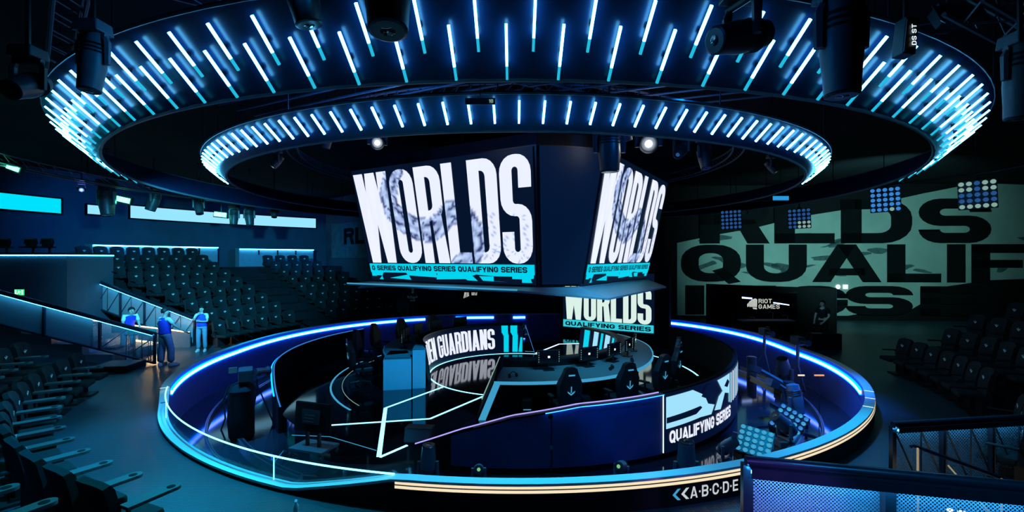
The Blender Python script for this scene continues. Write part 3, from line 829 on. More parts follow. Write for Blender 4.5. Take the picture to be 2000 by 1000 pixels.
for sgn in (1, -1):
    def fl_(p): p = cl(p); return V((sgn * p.x, sgn * p.y, p.z))
    for F, nm in ((FL, 'l'), (FR, 'r')):
        m = MB(); m.slab([fl_(F(-1.02, 2.67)), fl_(F(1.02, 2.67)), fl_(F(1.02, 5.74)), fl_(F(-1.02, 5.74))], fl_(CC + (NL if F is FL else NR) * .012) )
        face = m.build('screen', 'screen_navy', cube)
        if sgn < 0: continue
        def fm(F): return lambda u, v: fl_(F(2 * u - 1, 3.17 + 2.45 * v, .022))
        t = text_mesh('WORLDS', 'cond', fm(F), .0125, .025)
        o = t.build('screen_lettering', 'screen_picture', face)
        # swirl of clear water running across the letters, as the screen shows it
        path = [(.30, .99), (.25, .90), (.215, .74), (.22, .60), (.27, .47), (.36, .37), (.45, .34), (.53, .42), (.58, .52), (.645, .50), (.69, .36), (.715, .20), (.68, .07), (.60, -.04)]
        wid = [.035, .05, .055, .055, .055, .055, .055, .05, .05, .055, .055, .05, .05, .05]
        ca = o.data.color_attributes.new('picture', 'FLOAT_COLOR', 'POINT')
        rnd = random.Random(3); ph = [rnd.uniform(0, 6.3) for _ in range(12)]
        for i, (u, v) in enumerate(t.raw):
            best = 9; tt = 0
            for k in range(len(path) - 1):
                (x0, y0), (x1, y1) = path[k], path[k + 1]
                dx, dy = (x1 - x0) * 2.3, (y1 - y0)
                px_, py_ = (u - x0) * 2.3, (v - y0)
                s = max(0, min(1, (px_ * dx + py_ * dy) / (dx * dx + dy * dy)))
                dd = hypot(px_ - s * dx, py_ - s * dy) / (2.3 * (wid[k] * (1 - s) + wid[k + 1] * s))
                if dd < best: best = dd; tt = k + s
            c = (.80, .84, 1.0)
            if best < 1:
                w1 = .5 + .5 * sin(best * 7 + 2.2 * sin(tt * 2.6 + ph[0]) + ph[1]); w2 = .5 + .5 * sin(tt * 9 + best * 5 + ph[2] + 2 * sin(u * 70 + v * 35))
                g = .38 + .60 * w1 * (.4 + .6 * w2)
                if w1 * w2 < .05 and best > .25: g = .06
                if best > .88: g = .35
                c = (g * .62, g * .80, min(1, g * 1.12 + .10))
            elif u > .68 and v < .5 and sin(u * 311 + v * 127) * sin(v * 271 - u * 83) > .72:
                c = (.35, .45, .75)
            ca.data[i].color = (*c, 1)
        bw = lambda u, v: fl_(F(2 * u - 1, 2.90 + .245 * v, .022))
        B_ = [[(-.005, 0), (1.005, 0), (1.005, 1), (-.005, 1)]]
        polys_mesh(B_, bw).build('screen_bar', 'screen_cyan', face)
        t = text_mesh('G SERIES QUALIFYING SERIES QUALIFYING SERIES', 'wide', lambda u, v: fl_(F(2 * (.01 + .96 * u) - 1, 2.955 + .135 * v, .034)))
        t.build('bar_lettering', 'letter_ink', face)
        sh = lambda u, v: fl_(F(2 * u - 1, 2.70 + .205 * v, .022))
        S_ = [[(.0, .45), (.035, .45), (.035, 1), (.0, 1)], [(.05, .0), (.08, .0), (.07, .55), (.035, .55), (.035, 1.0), (.09, 1.0), (.075, .5)],
              [(.13, .22), (.28, .05), (.27, .55), (.27, .62), (.40, .50), (.46, .45), (.45, 1), (.25, 1), (.26, .72)],
              [(.45, .2), (.46, 1), (.66, 1), (.70, .15), (.64, .2), (.63, .35)], [(.73, .2), (.71, .75), (.79, .75), (.79, .18), (.87, .12)],
              [(.66, .7), (.70, 1), (.66, 1)], [(.79, .78), (.89, .78), (.89, .5), (.94, .5), (.94, .1), (.99, .1), (.985, .55), (1.0, .6), (1.0, 1), (.66, 1)]]
        polys_mesh([q if len(q) < 5 else q for q in S_], sh).build('screen_graphic', 'screen_cyan', face)
    p = [fl_(FL(1.075, 2.70)), fl_(FR(-1.075, 2.70)), fl_(FR(-1.075, 5.74)), fl_(FL(1.075, 5.74))]
    nn = (p[1] - p[0]).cross(p[3] - p[0]).normalized()
    if nn.dot(V((p[0].x, p[0].y, 0))) < 0: nn = -nn
    p = [k + nn * .01 for k in p]
    m = MB(); m.slab(p, nn * .015); m.build('corner_screen', 'screen_navy_mid', cube)
# flared skirt below the screens
sk = MB(); zi, zo = 2.63, 2.37
Lo = [cl(FL(-1.06, zi, -.05)), cl(FL(1.06, zi, -.05))]; Ro = [cl(FR(-1.06, zi, -.05)), cl(FR(1.06, zi, -.05))]
Lx = [cl(FL(-1.16, 2.58, .62)), cl(FL(.96, 2.58, .62))]; Rx = [cl(FR(-1.0, zo, .66)), cl(FR(1.10, zo, .66))]
sk.slab([Lo[0], Lo[1], Lx[1], Lx[0]], (0, 0, -.045)); sk.build('skirt_panel', 'skirt_grey', cube)
sk = MB(); sk.slab([Ro[0], Ro[1], Rx[1], Rx[0]], (0, 0, -.045)); sk.build('skirt_panel', 'skirt_grey', cube)
sk = MB(); sk.slab([Lo[1], Ro[0], Rx[0]], (0, 0, -.045)); sk.slab([Lo[1], Rx[0], Lx[1]], (0, 0, -.045)); sk.build('skirt_panel', 'skirt_grey', cube)
inv = lambda p: V((-p.x, -p.y, p.z))
sk = MB(); sk.slab([inv(Lo[0]), inv(Lo[1]), inv(Lx[1]), inv(Lx[0])], (0, 0, -.045)); sk.slab([inv(Ro[0]), inv(Ro[1]), inv(Rx[1]), inv(Rx[0])], (0, 0, -.045)); sk.build('skirt_panel', 'skirt_grey', cube)
m = MB(); m.tube([Lx[0] + V((0, 0, .01)), Lx[1] + V((0, 0, .01))], .02, 6); m.build('skirt_edge', 'lens_cyan', cube)
for x, y in ((-1.5, -1.5), (1.5, -1.5), (1.5, 1.5), (-1.5, 1.5)):
    m = MB(); m.cyl((x, y, 6.0), (x, y, 7.2), .05, n=8); m.build('hanger', 'black_metal', cube)

# ------------------------------------------------------------------ the screen on the far wall below the cube
p0, p1 = WZ(1103, 640, -.16), None
S0 = V((2.58, 23.2, 0)); S1 = V((6.28, 21.05, 0))
bs = thing('back_screen', 'upright screen at the back of the stage, under the hanging cube', 'screen', (0, 0, 0))
dS = (S1 - S0); nS = V((dS.y, -dS.x, 0)).normalized()
if nS.y > 0: nS = -nS
def bsm(u, z, off=0.0): return S0 + dS * u + nS * off + V((0, 0, z))
m = MB(); m.slab([bsm(-.05, -.70), bsm(1.17, -.70), bsm(1.17, 2.75), bsm(-.05, 2.75)], -nS * .35); m.build('frame', 'matt_black', bs)
m = MB(); m.slab([bsm(-.015, -.12), bsm(1.02, -.12), bsm(1.02, 2.6), bsm(-.015, 2.6)], nS * .012); scr = m.build('screen_face', 'screen_navy', bs)
t = text_mesh('WORLDS', 'cond', lambda u, v: bsm(.01 + .98 * u, .31 + 1.62 * v, .02)); t.build('screen_lettering', 'letter_cream', scr)
polys_mesh([[(-.012, 0), (1.012, 0), (1.012, 1), (-.012, 1)]], lambda u, v: bsm(u, -.06 + .35 * v, .02)).build('screen_bar', 'screen_teal', scr)
t = text_mesh('QUALIFYING SERIES', 'wide', lambda u, v: bsm(.015 + .97 * u, .01 + .20 * v, .03)); t.build('bar_lettering', 'letter_ink', scr)

# ------------------------------------------------------------------ wall murals
def wall_pt(A, B, s, z, off):
    d = (B - A).normalized(); n = V((d.y, -d.x, 0))
    if n.y > 0: n = -n
    return A + d * s + n * off + V((0, 0, z))
dM = (MBp - MA).normalized()
def sx(px):   # distance along the mural wall that a picture column meets
    k = (px - 1000) / FPX
    return (MA.x - k * MA.y) / (k * dM.y - dM.x)
mur = thing('wall_mural', 'vast pale projected mural of giant dark lettering on the right wall', 'mural', (0, 0, 0))  # projected picture put into surface colour, lit ground and dark letters alike
mp = lambda s, z, off=.02: wall_pt(MA, MBp, s, z, off)
zy = lambda py: EYE + (HOR - py) * 25.2 / FPX
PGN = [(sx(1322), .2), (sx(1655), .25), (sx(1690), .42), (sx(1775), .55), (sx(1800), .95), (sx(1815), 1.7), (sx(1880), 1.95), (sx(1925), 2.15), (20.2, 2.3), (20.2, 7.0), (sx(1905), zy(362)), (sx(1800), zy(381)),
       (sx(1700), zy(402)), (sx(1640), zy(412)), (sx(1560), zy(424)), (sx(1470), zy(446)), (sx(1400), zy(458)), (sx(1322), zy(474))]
m = MB(); m.slab([mp(a, b_) for a, b_ in PGN], mp(0, 0, .03) - mp(0, 0, .0)); m.build('picture_ground', 'mural_pale', mur)  # cut to where projected light falls; the light's edge is put into the shape
for txt, pxa, scl, z0, z1 in (('RLDS W', 1366, 3.5, 4.08, 6.40), ('QUALIFY', 1330, 3.06, 2.03, 4.02), ('I', 1338, 3.3, .25, 1.83), ('NG', 1388, 3.3, .25, 1.83), ('S', 1650, 3.3, .30, 1.83), ('E', 1795, 3.3, .30, 1.83)):
    ps, w = text_polys(txt, 'wide'); s0 = sx(pxa)
    ps = [[(s0 + a * scl, b_) for a, b_ in q] for q in ps]
    ps = [[(min(a, 20.1), b_) for a, b_ in q] for q in ps]
    ps = [q for q in ps if max(a for a, _ in q) - min(a for a, _ in q) > .02]
    polys_mesh(ps, lambda u, v: mp(u, z0 + (z1 - z0) * v, .075)).build('mural_lettering', 'mural_dark', mur)
rs = random.Random(11)
st = []
for i in range(26):
    s, z, w, h = rs.uniform(2, 19.5), rs.uniform(2.4, 4.4), rs.uniform(.15, .9), rs.uniform(.05, .22)
    k = rs.uniform(-.4, .4)
    st.append([(s + w * cos(t_) * (1 + .25 * sin(3 * t_ + i)), z + h * sin(t_) + k * w * cos(t_)) for t_ in [2 * pi * j / 10 for j in range(10)]])
polys_mesh(st, lambda u, v: mp(u, v, .066)).build('mural_streak', 'mural_stain', mur)
pc = MB(); c = mp(sx(1635), EYE + (HOR - 560) * 25 / FPX, .08); pc.cyl(c, c + V((0, -.01, 0)), .125, n=16); pc.build('marker_dot', 'white_glint', mur)
c = mp(sx(1649.5), EYE + (HOR - 560) * 25 / FPX, .08); pc = MB(); pc.box(c, (.26, .01, .23)); pc.build('marker_square', 'white_glint', mur)

LA, LB = V((-12.4, 31.4, 0)), V((-8.0, 27.2, 0))
mu2 = thing('wall_mural', 'small dim mural of dark lettering beside the left seating block', 'mural', (0, 0, 0))
m2 = lambda s, z, off=.02: wall_pt(LA, LB, s, z, off)
m = MB(); m.slab([m2(.9, 3.3), m2(5.9, 3.3), m2(5.9, 5.5), m2(.9, 5.5)], m2(0, 0, .03) - m2(0, 0, 0)); m.build('picture_ground', 'mural_stain', mu2)
t = text_mesh('RL', 'wide', lambda u, v: m2(2.6 + 2.6 * u, 4.15 + 1.0 * v, .06)); t.build('mural_lettering', 'mural_dark', mu2)

# ------------------------------------------------------------------ the two light rings under the ceiling
def light_ring(label, R0, z0, dr, dz, t0, t1):
    """a conical dark band that carries the tubes on its outer, lower face"""
    o = thing('ceiling_light_ring', label, 'light ring', (CX, CY, 0))
    L = hypot(dr, dz); nx, nz = dz / L, -dr / L        # outward and down
    def q(t, off): return (R0 - dr * t + nx * off, z0 - dz * t + nz * off)
    m = MB(); m.profile([q(t0, -.06), q(t1, -.06), q(t1, -.10), q(t0, -.10)], 0, 360, 144); m.build('band', 'band_navy', o)
    for t in (t0, t1):
        r, z = q(t, -.08)
        m = MB(); m.tube([(r * cos(R(a)), r * sin(R(a)), z) for a in range(0, 360, 3)], .03, 6, closed=True); m.build('rim_pipe', 'truss_blue', o)
    for a in range(4, 364, 24):
        r, z = q(t0, -.08)
        m = MB(); m.cyl((r * cos(R(a)), r * sin(R(a)), z), (r * cos(R(a)), r * sin(R(a)), 7.2), .012, n=5); m.build('hanger', 'black_metal', o)
    return o
light_ring('inner dark ring of the ceiling carrying the shorter light tubes', 8.46, 5.56, .28, .24, -.22, 1.5)
light_ring('outer dark ring of the ceiling carrying two rows of longer tubes', 10.79, 5.77, .384, .351, -.25, 1.66)

def tube_proto(dr, dz, w, frac, label, group):
    o = thing('light_tube', label, 'light tube', (0, 0, 0), 0, group)
    e = V((-dr, 0, -dz)); n = V((dz, 0, -dr)).normalized()
    def seg(a, b): 
        m = MB(); p, q = e * a, e * b; s = V((0, w / 2, 0)); h = n * w * .5
        m.slab([p - s - h, p + s - h, q + s - h, q - s - h], n * w); return m
    if frac < 1:
        seg(0, frac).build('diffuser', 'tube_white', o); seg(frac, 1).build('end_section', 'tube_cyan', o)
    else: seg(0, 1).build('diffuser', 'tube_white', o)
    m = MB()
    p = e * .5 - n * .03; m.box(p, (.05, w * .8, .05)); m.build('bracket', 'black_metal', o)
    return o
def tube_row(R0, z0, dr, dz, w, frac, start, step, lo, hi, which, group):
    base = None; k = 0
    a = start - math.floor((start - lo) / step) * step
    while a <= hi:
        k += 1
        lab = 'glowing cyan-white light tube, %s from the left in the %s' % (nth(k), which)
        if base is None:
            base = tube_proto(dr, dz, w, frac, lab, group); base.location = pol(R0, a, z0); base.rotation_euler = (0, 0, R(a))
        else: dup(base, pol(R0, a, z0), R(a), lab)
        a += step
tube_row(8.46, 5.56, .28, .24, .030, 1.0, 270.1, 2.52, 196, 344, 'inner ceiling ring', 'light tubes of the inner ceiling ring')
tube_row(10.79, 5.77, .384, .351, .026, .74, 270.7, 3.08, 201, 339, 'upper row of the outer ring', 'light tubes in the upper row of the outer ring')
tube_row(10.603, 5.599, .42, .384, .026, .74, 269.2, 3.08, 198, 342, 'lower row of the outer ring', 'light tubes in the lower row of the outer ring')

# pipes and trusses above the rings
def pipe(label, p, q, r=.03, mat='truss_blue', name='ceiling_pipe'):
    o = thing(name, label, 'pipe', p)
    m = MB(); d = V(q) - V(p); m.cyl((0, 0, 0), d, r, n=7); m.build('pipe_body', mat, o)
    for t in (.15, .5, .85):
        c = d * t; m = MB(); m.cyl(c, c + V((0, 0, 7.2 - p[2] - c.z)), .008, n=5); m.build('hanger_wire', 'black_metal', o)
    return o
for i in range(7):
    c = V((-3.4 + i * .16, 7.7 + i * .36, 6.35)); d = V((2.6, -1.32, 0))
    pipe('blue-lit ceiling pipe left of centre between the rings, %s from the front' % nth(i + 1), c - d, c + d, .022)
for i in range(7):
    c = V((2.9 + i * .18, 7.0 + i * .36, 6.35)); d = V((2.8, -1.0, 0))
    pipe('blue-lit ceiling pipe right of centre between the rings, %s from the front' % nth(i + 1), c - d, c + d, .02)
def truss(label, p, q, w=.3):
    o = thing('lighting_truss', label, 'truss', p)
    d = V(q) - V(p); L = d.length; dn = d.normalized(); s = V((-dn.y, dn.x, 0)) * w / 2; u = V((0, 0, w / 2))
    cs = [s + u, s - u, -s - u, -s + u]
    for c in cs:
        m = MB(); m.cyl(c, c + d, .024, n=6); m.build('chord', 'truss_blue', o)
    m = MB(); k = int(L / (w * 1.1))
    for i in range(k):
        a, b_ = dn * (L * i / k), dn * (L * (i + 1) / k)
        for j in range(4):
            c0, c1 = cs[j], cs[(j + 1) % 4]
            m.cyl(a + (c0 if i % 2 else c1), b_ + (c1 if i % 2 else c0), .010, n=4)
    m.build('lacing', 'truss_blue', o)
    for t in (.2, .8):
        m = MB(); m.cyl(dn * L * t + u, dn * L * t + V((0, 0, 7.2 - p[2])), .015, n=5); m.build('hanger', 'black_metal', o)
truss('long lattice truss crossing the ceiling from front left to right', (-4.6, 5.2, 6.6), (3.6, 10.6, 6.6))
truss('long lattice truss over the right of the rings', (2.2, 4.6, 6.6), (8.6, 10.4, 6.6))
truss('short lattice truss near the front above the outer ring', (-2.0, 4.7, 6.25), (2.2, 4.9, 6.25))
truss('lattice truss over the left of the rings', (-8.2, 8.5, 6.6), (-3.8, 4.2, 6.6))
truss('dark lattice truss at the upper right corner', (4.4, 4.6, 5.9), (8.2, 6.2, 5.5))
def ring_truss(label, r, z, a0, a1, w=.28):
    o = thing('curved_truss', label, 'truss', (CX, CY, 0))
    full = abs(a1 - a0) >= 360
    for dr_, dz_ in ((0, 0), (w, 0), (w / 2, w)):
        m = MB(); n = max(12, int(abs(a1 - a0) / 4))
        m.tube([pol(r + dr_, a0 + (a1 - a0) * i / n, z + dz_, (0, 0)) for i in range(n if full else n + 1)], .025, 6, closed=full); m.build('chord', 'truss_blue', o)
    m = MB(); k = int(abs(a1 - a0) / 2.2)
    for i in range(k):
        a, b_ = a0 + (a1 - a0) * i / k, a0 + (a1 - a0) * (i + 1) / k
        m.cyl(pol(r, a, z, (0, 0)), pol(r + w / 2, b_, z + w, (0, 0)), .01, n=4); m.cyl(pol(r + w, a, z, (0, 0)), pol(r + w / 2, b_, z + w, (0, 0)), .01, n=4)
    m.build('lacing', 'truss_blue', o)
    for i in range(6):
        a = a0 + (a1 - a0) * (i + .5) / 6
        m = MB(); m.cyl(pol(r + w / 2, a, z + w, (0, 0)), pol(r + w / 2, a, 7.2, (0, 0)), .015, n=5); m.build('hanger', 'black_metal', o)
ring_truss('round truss hidden inside the inner light ring', 6.4, 6.25, 0, 360)
ring_truss('curved truss carrying the lamps over the left seats', 13.6, 5.75, 108, 232)
ring_truss('curved truss carrying the big lamps close overhead', 11.6, 6.3, 232, 318)

# ------------------------------------------------------------------ stage lamps
def cam_d_(p): return (V((0, 0, EYE)) - V(p)).normalized()
def moving_head(label, pos, d, s=1.0, lens='lens_glass', top=None, up=1, body='fixture_body', group=None, ln=1.0):
    """head hung (up=1) or standing (up=-1) on a yoke and base; d is the way the lens points"""
    pos = V(pos); d = V(d).normalized()
    o = thing('moving_head_lamp', label, 'stage lamp', pos, 0, group)
    m = MB(); L = .26 * s * ln
    m.lathe([(.05 * s, -L), (.115 * s, -L * .92), (.135 * s, -L * .3), (.14 * s, L * .2), (.125 * s, L * .62), (.118 * s, L), (.10 * s, L)], 20, (0, 0, 0), d)
    h = m.build('head', body, o, smooth=True)
    m = MB(); m.lathe([(.112 * s, L * 1.0), (.118 * s, L * 1.03), (.10 * s, L * 1.06)], 20, (0, 0, 0), d); m.build('front_ring', 'dark_metal', h)
    m = MB(); m.lathe([(.098 * s, L * 1.0), (.07 * s, L * 1.05), (.01 * s, L * 1.075)], 18, (0, 0, 0), d); m.build('lens', lens, h, smooth=True)
    m = MB()
    for t in (-.55, -.42, -.29): m.lathe([(.137 * s, L * t), (.146 * s, L * (t + .03)), (.137 * s, L * (t + .06))], 20, (0, 0, 0), d)
    m.build('cooling_fins', 'black_metal', h)
    side = d.cross(V((0, 0, 1)))
    side = V((1, 0, 0)) if side.length < .2 else side.normalized()
    z = V((0, 0, up))
    m = MB()
    for k in (-1, 1):
        a = side * k * .165 * s
        m.tube([a - z * .04 * s, a + z * .22 * s, side * k * .13 * s + z * .30 * s], [.035 * s, .042 * s, .03 * s], 6)
    m.cyl(side * .16 * s + z * .30 * s, -side * .16 * s + z * .30 * s, .035 * s, n=8)
    m.build('yoke', body, o)
    m = MB(); m.box(z * .40 * s, (.30 * s, .26 * s, .14 * s), taper=.9 if up > 0 else 1.1); m.build('base', body, o, bevel=.012)
    if up > 0:
        t = 7.2
        m = MB(); m.cyl(z * .46 * s, V((0, 0, t - pos.z)), .022, n=6); m.box((0, 0, t - pos.z - .02), (.07, .07, .06)); m.build('clamp', 'black_metal', o)
    return o
# the four that shine and their dark neighbours, inside the inner ring
for px, py, Y, d, s, ln, lab in (
        (737, 279, 9.6, None, 1.0, 'white_lamp', 'round stage lamp shining white, above the left screen of the hanging cube'),
        (542, 316, 11.0, (-.5, -.4, -.9), .62, 'lens_pale', 'stage lamp glinting pale at the left inside the inner ring'),
        (1267, 281, 9.4, None, 1.35, 'white_lamp', 'dazzling white stage lamp above the right screen of the hanging cube'),
        (1506, 326, 11.2, (.6, -.3, -.85), .62, 'lens_pale', 'stage lamp glinting pale at the right inside the inner ring'),
        (1190, 292, 8.6, (.02, .05, -1), 1.5, 'lens_glass', 'large dark stage lamp hanging before the right cube screen corner'),
        (1331, 293, 9.8, (-.5, -.6, -.5), .9, 'lens_blue_dim', 'dark stage lamp with dotted lens, right of the dazzling lamp'),
        (1376, 306, 10.2, (.1, -.2, -1), 1.0, 'lens_glass', 'dark stage lamp pointing down, second right of the dazzling lamp'),
        (640, 272, 9.9, (-.3, .2, -1), .7, 'lens_glass', 'dark stage lamp inside the inner ring, left of the white lamp'),
        (470, 300, 12.0, (-.4, .1, -1), .75, 'lens_glass', 'dark stage lamp at the far left inside the inner ring'),
        (1225, 258, 8.9, (.3, .2, -1), .6, 'lens_glass', 'small dark stage lamp just left of the dazzling lamp')):
    p = WY(px, py, Y); moving_head(lab, p, cam_d_(p) if d is None else d, s, ln, 6.25)
# glowing hot core of the two shining lamps
for px, py, Y, e in ((737, 279, 9.4, 8), (1267, 281, 9.2, 14)):
    p = WY(px, py, Y) + cam_d_(WY(px, py, Y)) * .3
    lamp('POINT', 'lamp_glow', p, None, e, (1.0, .96, .85), .05)
# big lamps close to the viewer, partly covering the outer ring
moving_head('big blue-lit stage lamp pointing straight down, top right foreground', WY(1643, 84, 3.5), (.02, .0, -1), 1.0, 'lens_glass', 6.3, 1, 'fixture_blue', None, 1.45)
moving_head('big dark stage lamp tilted left with glinting lens, top right of centre', WY(1448, 72, 3.9), (-1, -.35, -.28), .95, 'lens_glass', 6.3, 1, 'fixture_body', None, 1.1)
moving_head('big dark round stage lamp pointing down, top left of centre', WY(757, -20, 3.7), (.05, -.15, -1), 1.3, 'lens_glass', 6.3)
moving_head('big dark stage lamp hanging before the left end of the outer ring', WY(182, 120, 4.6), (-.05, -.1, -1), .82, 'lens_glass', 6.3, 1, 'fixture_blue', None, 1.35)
moving_head('dark stage lamp facing the viewer at the left frame edge', WY(55, 168, 4.6), (.1, -.8, -.45), .8, 'lens_glass', 6.3)
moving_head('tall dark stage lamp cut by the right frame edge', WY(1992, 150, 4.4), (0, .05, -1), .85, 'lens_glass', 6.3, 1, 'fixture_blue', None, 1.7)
moving_head('dark stage lamp at the top left above the outer ring', WY(590, -12, 4.6), (.2, .1, -1), 1.1, 'lens_glass', 6.3)
# row over the left seats, dark against the bright window band
for px, py, Y, s, d in ((300, 392, 18.5, 1.5, (-.3, -.1, -1)), (388, 404, 19.5, 1.2, (.3, -.2, -1)), (457, 424, 20.5, 1.25, (0, -.1, -1)), (487, 424, 20.6, 1.3, (.1, 0, -1)), (536, 414, 21.5, 1.0, (.1, -.3, -1)), (208, 395, 16.8, 1.7, (.1, 0, -1))):
    p = WY(px, py, Y); moving_head('dark stage lamp before the bright window band, %s' % {300: 'right of the green lamp', 388: 'lens pointing right', 457: 'left one of the close pair', 487: 'right one of the close pair', 536: 'the rightmost one', 208: 'the leftmost one'}[px], p, d, s, 'lens_glass', 5.8)
# rectangular green strobes
def strobe(label, px, py, Y, w, mat, rot=.0):
    p = WY(px, py, Y); o = thing('strobe_lamp', label, 'stage lamp', p)
    m = MB(); m.box((0, .07, .0), (w + .08, .12, w * .42 + .06), (0, rot, 0)); m.build('housing', 'black_metal', o)
    m = MB(); m.box((0, 0, 0), (w, .03, w * .36), (0, rot, 0)); m.build('lamp_face', mat, o)
    m = MB(); m.cyl((0, .08, .08), (0, .08, 5.85 - p.z), .02, n=6); m.build('hanging_rod', 'black_metal', o)
strobe('glowing green strobe lamp at the left frame edge', 25, 328, 12.6, .33, 'green_lamp', .35)
strobe('glowing green strobe lamp above the gap in the window band', 240, 390, 17.2, .50, 'green_lamp', .22)
strobe('glowing green strobe lamp before the pale window band', 430, 419, 20.4, .52, 'green_lamp', .12)
p = WY(159, 371, 15.5); moving_head('small stage lamp shining violet-blue at the left', p, cam_d_(p), .62, 'blue_lamp', 5.85)
lamp('POINT', 'lamp_glow', p + cam_d_(p) * .3, None, 12, (.15, .25, 1), .05)
for px, py, Y in ((25, 328, 12.4), (240, 390, 17.0), (430, 419, 20.2)):
    p = WY(px, py, Y); lamp('POINT', 'lamp_glow', p + V((0, -.12, -.1)), None, 5, (.1, 1, .5), .05)

# square lamp panels, five by five
lens_me = None
def lamp_panel(label, pos, size, nrm, lens_of, tilt=0.0, rod_to=None, n=5, thick=.10):
    o = thing('lamp_panel', label, 'lamp panel', pos)
    nrm = V(nrm).normalized(); x = V((0, 0, 1)).cross(nrm).normalized(); y = nrm.cross(x)
    x, y = x * cos(tilt) + y * sin(tilt), -x * sin(tilt) + y * cos(tilt)
    q = Matrix((x, y, nrm)).transposed()
    m = MB(); m.box(-nrm * thick * .5, (size, size, thick), q); m.build('housing', 'black_metal', o, bevel=.006)
    c = size / n; first = {}
    for i in range(n):
        for j in range(n):
            mt = lens_of(i, j); p = x * (i - (n - 1) / 2) * c + y * (j - (n - 1) / 2) * c
            if mt not in first:
                mm = MB(); mm.lathe([(c * .36, .0), (c * .38, .012), (c * .30, .03), (c * .1, .022)], 12, (0, 0, 0), nrm)
                l = mm.build('lamp_lens', mt, o); l.location = p; first[mt] = l
            else:
                l = first[mt].copy(); COL.objects.link(l); l.parent = o; l.location = p
    if rod_to is not None:
        m = MB(); m.cyl(-nrm * .06 + V((0, 0, size * .45)), V((0, 0, rod_to - pos[2])) - nrm * .06, .02, n=6); m.box(V((0, 0, size * .52)) - nrm * .05, (.12, .06, .08)); m.build('hanging_rod', 'black_metal', o)
    return o
PB = [(1428, 429, 18.0), (1561, 427, 17.2), (1729, 390, 14.0), (1909, 380, 12.0)]
for i, ((px, py, Y), lab, fn) in enumerate(zip(PB, ('dim blue square lamp panel, leftmost of four before the mural', 'blue square lamp panel with pale lower lenses, second of four from left',
        'bright blue square lamp panel, third of four before the mural', 'square lamp panel of mixed pale and blue lenses at the far right'),
        (lambda i, j: 'lens_blue_dim', lambda i, j: 'lens_pale' if (j < 2 and i > 1) else 'lens_blue_dim', lambda i, j: 'lens_pale' if (j == 0 and i == 3) else 'lens_blue', lambda i, j: 'lens_pale' if (j in (0, 4, 3) and i != 2 or j == 0) else 'lens_blue_dim'))):
    p = WY(px, py, Y); c = cam_d_(p); lamp_panel(lab, p, .73, (c.x * .8 - .1, c.y, c.z * .3), fn, R(2), 5.45)
o = thing('lighting_bar', 'thin black pipe from which the square lamp panels hang', 'pipe', (0, 0, 0))
L = [WY(1290, 402, 19.5)] + [WY(px, py, Y) for px, py, Y in PB] + [WY(2040, 372, 10.6)]
m = MB(); m.tube([V((p.x, p.y + .05, 5.45)) for p in L], .025, 7); m.build('pipe_body', 'dark_metal', o)
for p in L[1:5]:
    m = MB(); m.cyl((p.x, p.y + .05, 5.45), (p.x, p.y + .05, 7.2), .012, n=5); m.build('hanger_wire', 'black_metal', o)
o = thing('marker_plate', 'small blue number plate under the right side of the rings', 'sign', WY(1525, 387, 15))
m = MB(); m.box((0, 0, 0), (.5, .02, .13)); m.build('plate', 'cove_cyan', o)
m = MB(); m.cyl((0, .02, .06), (0, .02, 7.2 - o.location.z), .01, n=5); m.build('hanger_wire', 'black_metal', o)
o = thing('marker_plate', 'small number plate reading 16 on the front of the inner ring', 'sign', WY(938, 198, 6.55))
m = MB(); m.box((0, 0, 0), (.42, .02, .09)); m.build('plate', 'skirt_grey', o)
text_mesh('16', 'plain', lambda u, v: V((.12 + .06 * u, -.015, -.025 + .05 * v))).build('plate_number', 'lens_pale', o)
m = MB(); m.cyl((0, .02, .04), (0, .02, 7.2 - o.location.z), .006, n=5); m.build('hanger_wire', 'black_metal', o)
# loudspeaker boxes and a floodlight at the top right
o = thing('line_speaker', 'narrow black loudspeaker with small white lettering, upper right', 'loudspeaker', WY(1768, 75, 4.6))
m = MB(); m.box((0, 0, 0), (.13, .14, .36), (0, R(6), 0)); m.build('cabinet', 'fixture_body', o, bevel=.01)
m = MB(); m.box((-.055, -.075, 0), (.012, .01, .32), (0, R(6), 0)); m.build('edge_trim', 'fixture_blue', o)
ps, w = text_polys('DS ST', 'plain')
polys_mesh([[(a / w, b_) for a, b_ in q] for q in ps], lambda u, v: V((.04 - .045 * v, -.082, -.10 + .20 * u))).build('cabinet_lettering', 'white_glint', o)
m = MB(); m.cyl((0, 0, .18), (0, 0, 6.3 - o.location.z), .02, n=6); m.build('bracket', 'black_metal', o)
o = thing('flood_lamp', 'dark square floodlight with flaring flaps at the upper right', 'stage lamp', WY(1852, 32, 5.0))
m = MB(); m.box((0, 0, 0), (.24, .16, .22), (R(-30), 0, 0)); m.build('housing', 'fixture_body', o)
for k in (-1, 1):
    m = MB(); m.slab([V((k * .12, -.10, -.12)), V((k * .12, -.02, .10)), V((k * .26, -.10, .06)), V((k * .26, -.2, -.14))], (0, .012, 0)); m.build('barn_door', 'fixture_body', o)
m = MB(); m.box((0, -.09, -.03), (.16, .02, .13), (R(-30), 0, 0)); m.build('lens', 'lens_glass', o)
m = MB(); m.cyl((0, 0, .1), (0, 0, 6.3 - o.location.z), .02, n=6); m.build('bracket', 'black_metal', o)

